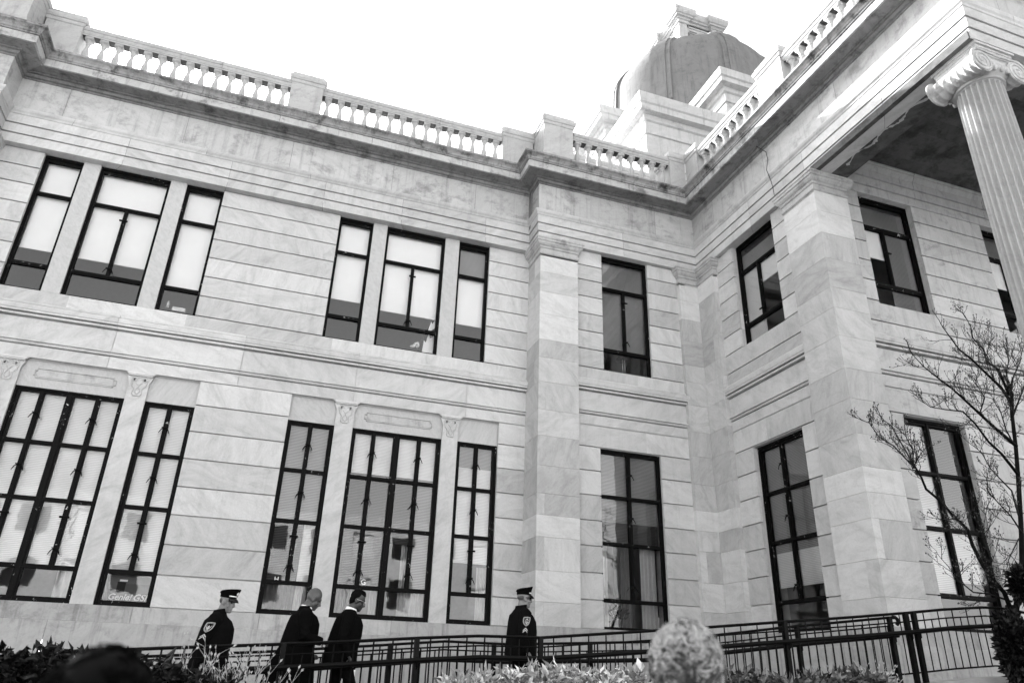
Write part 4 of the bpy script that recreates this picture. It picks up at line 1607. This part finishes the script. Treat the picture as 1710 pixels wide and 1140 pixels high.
    if patch:
        sh, el, wr = J['r']
        rr = .086
        def mp(u, v, lift=.0):
            # v metres down from the shoulder, u forward
            L = (el-sh).length
            t = v/L
            r = .088+(.074-.088)*t+.007+lift
            c0 = sh.lerp(el, t)+Vector((0, -.010*(1-t), 0))
            an = u/r
            return c0+Vector((math.sin(an)*r, -math.cos(an)*r, 0))
        P = MB()
        sh_ = [(-.050, .075), (0, .070), (.050, .075), (.055, .10), (.050, .145), (.030, .175), (0, .195), (-.030, .175), (-.050, .145), (-.055, .10), (-.050, .075)]
        for a_, b_ in zip(sh_[:-1], sh_[1:]):
            P.tube([mp(a_[0]+(b_[0]-a_[0])*k/3, a_[1]+(b_[1]-a_[1])*k/3) for k in range(4)], .0042, 5)
        in_ = [(x*.80, .128+(y-.128)*.80) for x, y in sh_]
        for a_, b_ in zip(in_[:-1], in_[1:]):
            P.tube([mp(a_[0]+(b_[0]-a_[0])*k/3, a_[1]+(b_[1]-a_[1])*k/3) for k in range(4)], .0016, 5)
        def poly(pts):
            P.add([mp(u, v, .003) for u, v in pts], [tuple(range(len(pts)))])
        if patch == 'eagle':
            poly([(-.004, .150), (-.036, .098), (-.026, .135), (-.012, .158)])
            poly([(.004, .150), (.036, .098), (.026, .135), (.012, .158)])
            poly([(-.010, .120), (.0, .108), (.010, .120), (.008, .160), (0, .172), (-.008, .160)])
            poly([(-.014, .162), (0, .172), (-.010, .180)]); poly([(.014, .162), (0, .172), (.010, .180)])
        else:
            poly([(-.030, .112), (-.012, .100), (-.016, .122)]); poly([(.030, .112), (.012, .100), (.016, .122)])
            poly([(-.012, .098), (0, .090), (.012, .098), (.006, .116), (-.006, .116)])
            poly([(-.032, .132), (.032, .132), (.026, .146), (-.026, .146)])
            poly([(-.022, .154), (.022, .154), (0, .176)])
        kid(P, 'shoulder_patch', 'white_thread', smooth=False)
        for i in range(2):
            Q = MB()
            v0 = .218+i*.026
            for sg in (-1, 1):
                Q.add([mp(0, v0, .002), mp(sg*.036, v0+.034, .002), mp(sg*.036, v0+.050, .002), mp(0, v0+.016, .002)], [(0, 1, 2, 3)])
            kid(Q, 'chevron', 'white_thread', smooth=False)
    return body

def on_ramp(px, y):
    d = ray(px, 1060)
    x = d.x/d.y*y
    return Vector((x, y, deckz(x)))
YP_ = 10.95
person(on_ramp(356, YP_), R(-8), 1.80, 'officer at far left in cap and dark uniform, eagle patch on sleeve, glancing sideways', 'men walking up the ramp', 'skin_light', lean=.08, nod=.16, turn=R(-22), stride=.18,
       arms={'r': ((-.10, -.255, 1.10), (-.02, -.275, .86)), 'l': ((.02, .23, 1.12), (.14, .20, .90))}, hem=.76, hair='fringe', cap=True, patch='eagle', build=1.30)
person(on_ramp(497, YP_), R(4), 1.84, 'bald man in long black overcoat with white collar, his arm reaching to the man ahead', 'men walking up the ramp', 'skin_brown', lean=.12, nod=.42, stride=.20,
       arms={'r': ((.03, -.25, 1.12), (.27, -.15, 1.07)), 'l': ((.02, .24, 1.10), (.20, .16, .95))}, coat='long', hem=.30, coatmat='coat_black', collar=True, build=1.32)
person(on_ramp(572, YP_), R(-4), 1.80, 'dark-haired man in glasses and black suit with head bowed, ahead of the bald man', 'men walking up the ramp', 'skin_dark', lean=.14, nod=.34, stride=.22,
       arms={'r': ((-.03, -.25, 1.10), (.10, -.25, .88)), 'l': ((.02, .24, 1.10), (.12, .22, .86))}, coat='suit', hem=.72, coatmat='coat_black', collar=True, hair='short', glasses='thin', build=1.28)
person(on_ramp(870, YP_), R(2), 1.80, 'officer in sunglasses and cap leading the line, white shield patch on sleeve', 'men walking up the ramp', 'skin_light', lean=.0, nod=.02, stride=.16,
       arms={'r': ((-.07, -.245, 1.11), (.0, -.275, .86)), 'l': ((.06, .23, 1.13), (.20, .18, .98))}, hem=.78, cap=True, glasses='sun', patch='crest', hair='fringe', build=1.32)

# heads of the onlookers close to the camera
def strands(name, c, rx, ry, rz, locks, per, L, mat, parent, rnd, r=.0016, dark=None):
    m = MB()
    md = MB()
    for i in range(locks):
        d = Vector((rnd.gauss(0, 1), rnd.gauss(0, 1), rnd.gauss(.25, 1))).normalized()
        if d.z < -.6: continue
        fl = Vector((math.sin(d.x*5+d.z*3+1), math.cos(d.y*5-d.z*4), math.sin(d.x*4-d.y*4)-.5))
        fl = (fl-d*fl.dot(d)).normalized()
        fl = (Matrix.Rotation(rnd.gauss(0, .5), 3, d)@fl)
        turn = rnd.choice((-1, 1))*rnd.uniform(.15, .5)
        lift = rnd.uniform(.02, .24)
        l = L*rnd.uniform(.7, 1.3)
        path = [Vector((d.x, d.y, d.z))]
        dd = fl+d*lift*2
        P0 = Vector((d.x*rx, d.y*ry, d.z*rz))*rnd.uniform(.97, 1.03)
        core = [P0]
        for k in range(5):
            dd = (Matrix.Rotation(turn, 3, d)@dd-d*(.10+lift*.5)).normalized()
            core.append(core[-1]+dd*l/5)
        s1 = dd.cross(d).normalized()
        mm = md if dark and rnd.random() < max(.12, min(.85, .55-d.z*.75-max(0, d.x)*.2)) else m  # dark locks gather low on the head, painting in its shading
        for j in range(per):
            o = s1*rnd.gauss(0, .0045)+d*rnd.gauss(0, .004)
            w = rnd.gauss(0, .004)
            pts = [Vector(c)+p+o*(1-.45*k/5)+s1*w*math.sin(k*.8) for k, p in enumerate(core)]
            mm.tube(pts, [r, r, r, r*.9, r*.7, r*.4], 3, cap=False)
    o = m.build(name, mat)
    o.parent = parent
    if dark:
        o2 = md.build(name, dark)
        o2.parent = parent
    return o
rnd = random.Random(3)
hp_ = at(1146, 1090, 2.25)
GZP = GZ+.03
top = at(1146, 1034, 2.25).z-GZP
HW = 1.765*(top-.035)/1.751
pw = person(Vector((hp_.x, hp_.y, GZP)), R(86), HW, 'onlooker seen from behind with curly white hair, close to the camera', None, 'skin_light', stride=.02, coatmat='wool_black', coat='jacket')
strands('hair', (0, 0, top-.135), .114, .114, .128, 1900, 12, .045, 'hair_white', pw, rnd, .00095, 'hair_shade')
base = MB(); base.ell((0, 0, top-.135), .108, .108, .124, 20, 14)
bo = base.build('hair', 'hair_shade', None, 1, True); bo.parent = pw
hd_ = at(170, 1130, 1.75)
top = at(165, 1076, 1.75).z-GZP
HW = 1.765*(top-.03)/1.751
pd = person(Vector((hd_.x, hd_.y, GZP)), R(80), HW, 'onlooker seen from behind with short black hair at lower left, close to the camera', None, 'skin_dark', stride=.02, coatmat='wool_black', coat='jacket')
strands('hair', (0, 0, top-.14), .118, .112, .132, 200, 14, .05, 'hair_dark', pd, rnd)
base = MB(); base.ell((0, 0, top-.14), .120, .115, .136, 20, 14)
bo = base.build('hair', 'hair_black', None, 1, True); bo.parent = pd

# ================================================================== THINGS IN THE WINDOWS
def text(body, size, mat, loc, rot, name, label, cat, shear=0.0, ext=.003, bold=0.0):
    cu = bpy.data.curves.new('t', 'FONT')
    cu.body = body; cu.size = size; cu.extrude = ext; cu.shear = shear; cu.offset = bold
    o = bpy.data.objects.new('t', cu)
    COL.objects.link(o)
    dg = bpy.context.evaluated_depsgraph_get()
    me = bpy.data.meshes.new_from_object(o.evaluated_get(dg))
    bpy.data.objects.remove(o)
    me.materials.clear(); me.materials.append(MATS[mat])
    q = bpy.data.objects.new(name, me)
    COL.objects.link(q)
    q.location = loc; q.rotation_euler = rot
    if label: tag(q, label, cat)
    return q
k = K
# lettered board
yb = (YA+.30)*k
m = MB()
x0, x1, z0, z1 = -2.31*k, -1.62*k, .905*k, 1.315*k
m.box(x0, x1, yb, yb+.02, z0, z1)
bd = tag(m.build('lettered_board', 'banner_grey'), 'grey lettered board behind the bottom pane of the narrow lower window at far left', 'sign')
m = MB(); m.box(x0+.20, x0+.34, yb-.006, yb-.001, z1-.10, z1-.065); o = m.build('paper_strip', 'white_cloth'); attach(o, bd)
m = MB(); m.box(x0+.17, x0+.32, yb-.004, yb-.001, z0+.17, z1-.11); o = m.build('dark_panel', 'poster_black'); attach(o, bd)
m = MB(); m.box(x0+.32, x1-.02, yb-.004, yb-.001, z0+.155, z1-.14); o = m.build('grey_panel', 'grey_thread'); attach(o, bd)
o = text("Genie!", .155, 'banner_letter', (x0+.055, yb-.004, z0+.035), (R(90), 0, 0), 'lettering', None, None, .25, .002, .003); attach(o, bd)
o = text("GSI", .165, 'banner_letter', (x0+.50, yb-.004, z0+.035), (R(90), 0, 0), 'lettering', None, None, .25, .002, .004); attach(o, bd)
p = at(604, 978, (YA+.12)*k)
text("G", .15, 'white_cloth', (p.x-.03, p.y, p.z+.035), (R(90), 0, 0), 'letter_sign', 'small white letter G stuck on the wide lower window', 'letter', 0, .002)
p = at(459, 968, (YA+.12)*k)
text("H", .13, 'white_cloth', (p.x-.02, p.y, p.z-.02), (R(90), 0, 0), 'letter_sign', 'small white letter H stuck on the narrow lower window behind the bald man', 'letter', 0, .002)
# zigzag poster leaning in the upper window
yb = (YA+.30)*k
pp = [at(x, y, yb) for x, y in ((696, 588), (722, 592), (733, 524), (725, 524))]
m = MB()
m.add([p for p in pp]+[p+Vector((0, .02, 0)) for p in pp], [(0, 1, 2, 3), (7, 6, 5, 4), (0, 4, 5, 1), (1, 5, 6, 2), (2, 6, 7, 3), (3, 7, 4, 0)])
po = tag(m.build('poster', 'poster_black'), 'black poster with jagged white shapes leaning in the wide upper window', 'poster')
for zz in (((704, 589), (722, 591), (727, 560), (718, 565), (716, 556), (711, 572), (708, 568)), ((713, 556), (726, 548), (731, 527), (722, 541), (720, 537))):
    m = MB()
    q = [at(x, y, yb-.012) for x, y in zz]
    m.add(q+[p+Vector((0, .008, 0)) for p in q], [tuple(range(len(q)))]+[(i, (i+1) % len(q), len(q)+(i+1) % len(q), len(q)+i) for i in range(len(q))])
    o = m.build('jagged_shape', 'white_cloth'); attach(o, po)
m = MB()
c = at(692, 576, (YA+.28)*k)
m.tube([c+Vector((-.10, 0, -.06)), c+Vector((-.02, 0, -.03)), c+Vector((.03, 0, .05)), c+Vector((.09, 0, .07)), c+Vector((.10, 0, .0)), c+Vector((.04, 0, -.05))], .035, 10)
tag(m.build('telephone', 'plastic_white', smooth=True), 'white curved telephone beside the jagged poster', 'telephone')
# boxes on the upper left sill
c = at(297, 515, (YA+.3)*k)
m = MB(); m.box(c.x-.12, c.x+.16, c.y, c.y+.15, c.z-.06, c.z+.035); bevel(tag(m.build('document_box', 'plastic_white'), 'flat white box on the sill of the narrow upper window left of the blank wall', 'box'), .006)
c = at(281, 507, (YA+.3)*k)
m = MB(); m.lathe([(.03, 0), (.032, .10), (.02, .13), (.018, .16)], (c.x, c.y, c.z-.1), 14); tag(m.build('white_bottle', 'plastic_white', smooth=True), 'white bottle standing left of the flat white box on the upper sill', 'bottle')
# desk lamp, curtain
c = at(1041, 600, (YR+.55)*k)
lp_ = empty('desk_lamp', (c.x, c.y, c.z-.35), 'desk lamp with pale domed shade in the window of the recessed bay', 'lamp')
m = MB(); m.lathe([(.20, -.02), (.20, 0), (.17, .04), (.10, .075), (.03, .09)], c, 28); m.build('lamp_shade', 'grey_thread', lp_, smooth=True)
for dx in (-.035, .035):
    m = MB(); m.tube([c+Vector((dx, 0, -.40)), c+Vector((dx, 0, .0))], .014, 8); m.build('stem', 'badge_metal', lp_, smooth=True)
m = MB()
vs, fs = [], []
c = at(1082, 595, (YR+.33)*k)
for j in range(25):
    u = j/24
    for z, sp_ in ((.16, .8), (-.1, 1.0), (-.30, 1.1)):
        vs.append((c.x-.06+u*.16*sp_, c.y+.03*math.sin(u*24), c.z+z))
for j in range(24):
    for q in range(2): fs.append((j*3+q, j*3+q+1, (j+1)*3+q+1, (j+1)*3+q))
m.add(vs, fs)
tag(m.build('curtain', 'shade_fabric', smooth=True), 'short pale gathered curtain at the right of the recessed bay window', 'curtain')
# plant and printer in the lower recessed window
c = at(1030, 1035, (YR+.5)*k)
pl = empty('potted_plant', (c.x, c.y, c.z-.15), 'dark leafy potted plant inside the lower window of the recessed bay', 'plant')
m = MB(); m.lathe([(.07, -.2), (.10, 0), (.105, .02), (.09, .02)], c, 18); m.build('pot', 'terracotta', pl)
m = MB()
rnd = random.Random(9)
for i in range(90):
    d = Vector((rnd.gauss(0, .6), rnd.gauss(0, .6), rnd.gauss(.9, .4))).normalized()
    leaf(m, c+d*rnd.uniform(.05, .22), d, .16, .035)
m.build('foliage', 'leaf_dark', pl)
c = at(1092, 1040, (YR+.45)*k)
pr = empty('printer', (c.x, c.y, c.z-.1), 'white office printer inside the lower window of the recessed bay', 'printer')
m = MB(); m.box(c.x-.02, c.x+.42, c.y, c.y+.35, c.z-.16, c.z+.10); bevel(m.build('case', 'plastic_white', pr), .015, 2)
m = MB(); m.box(c.x+.06, c.x+.34, c.y+.02, c.y+.3, c.z+.102, c.z+.135); m.build('lid', 'plastic_white', pr)
m = MB(); m.box(c.x+.18, c.x+.36, c.y-.004, c.y-.001, c.z+.0, c.z+.06); m.build('paper_slot', 'poster_black', pr)

# drapes behind the lower windows
def drape(T, u0, u1, z0, z1, d, mat, waves, amp=.03):
    m = MB()
    n = max(12, int(waves*6))
    vs, fs = [], []
    for j in range(n+1):
        t = j/n
        for z in (z0, (z0+z1)/2, z1):
            vs.append(T.pt(u0+(u1-u0)*t+random.uniform(-.004, .004), d+amp*math.sin(t*waves*6.283+.3*z), z))
    for j in range(n):
        for q in range(2): fs.append((j*3+q, j*3+q+1, (j+1)*3+q+1, (j+1)*3+q))
    m.add(vs, fs)
    o = m.build('curtain', MATS[mat], None, K, True)
    attach(o, CH)
    return o
simple('drape_pale', .45, .9, .1, .06)
simple('drape_dark', .09, .9, .1, .1)
for T, u0, u1, z0, z1, d, mt, wv in (
        (TA, .18, .74, .85, 1.36, .32, 'drape_dark', 5), (TA, .75, .97, .85, 4.3, .32, 'drape_pale', 3),
        (TA, 1.45, 1.75, .85, 3.6, .32, 'drape_dark', 4), (TA, 2.10, 2.30, .85, 3.6, .34, 'drape_pale', 2), (TA, 2.62, 3.12, .85, 4.3, .32, 'drape_pale', 6),
        (TA, -4.1, -3.95, .85, 1.4, .32, 'drape_pale', 2), (TA, -3.1, -2.82, .85, 1.4, .32, 'drape_pale', 3),
        (TR, 7.50, 7.85, .85, 2.6, .40, 'drape_pale', 4), (TR, 6.5, 6.75, .85, 2.9, .40, 'drape_pale', 3), (TR, 7.2, 7.42, .85, 2.6, .7, 'drape_dark', 2),
        (TA, 4.15, 4.36, .85, 1.9, .3, 'drape_pale', 3)):
    drape(T, u0, u1, z0, z1, d, mt, wv)

# the building across the street, seen only as a reflection in the glass
OB = empty('office_building', (4, -26, GZ), 'plain office block across the street, mirrored in the lower windows', 'building')
m = MB()
W0, W1 = -30, 40
rows = [(-1.5, 1.2), (3.2, 5.0), (7.0, 8.8)]
zz = [-1.6, 1.4, 3.4, 5.0, 7.0, 8.8, 10.5]
xs = []
x = W0
while x < W1:
    xs.append(x); x += 3.2
for i, x in enumerate(xs):
    m.box(x, x+1.5, -26, -25.5, -1.6, 10.5)
for z0, z1 in ((-1.6, .2), (2.6, 4.2), (6.2, 7.8), (9.6, 10.8)):
    m.box(W0, W1, -26, -25.52, z0, z1)
m.build('facade', 'concrete', OB)
for i, x in enumerate(xs):
    for z0, z1 in ((.2, 2.6), (4.2, 6.2), (7.8, 9.6)):
        w_ = MB(); w_.box(x+1.5, x+3.2, -25.9, -25.8, z0, z1)
        w_.build('window', 'poster_black' if (i*7+int(z0)) % 3 else 'drape_pale', OB)
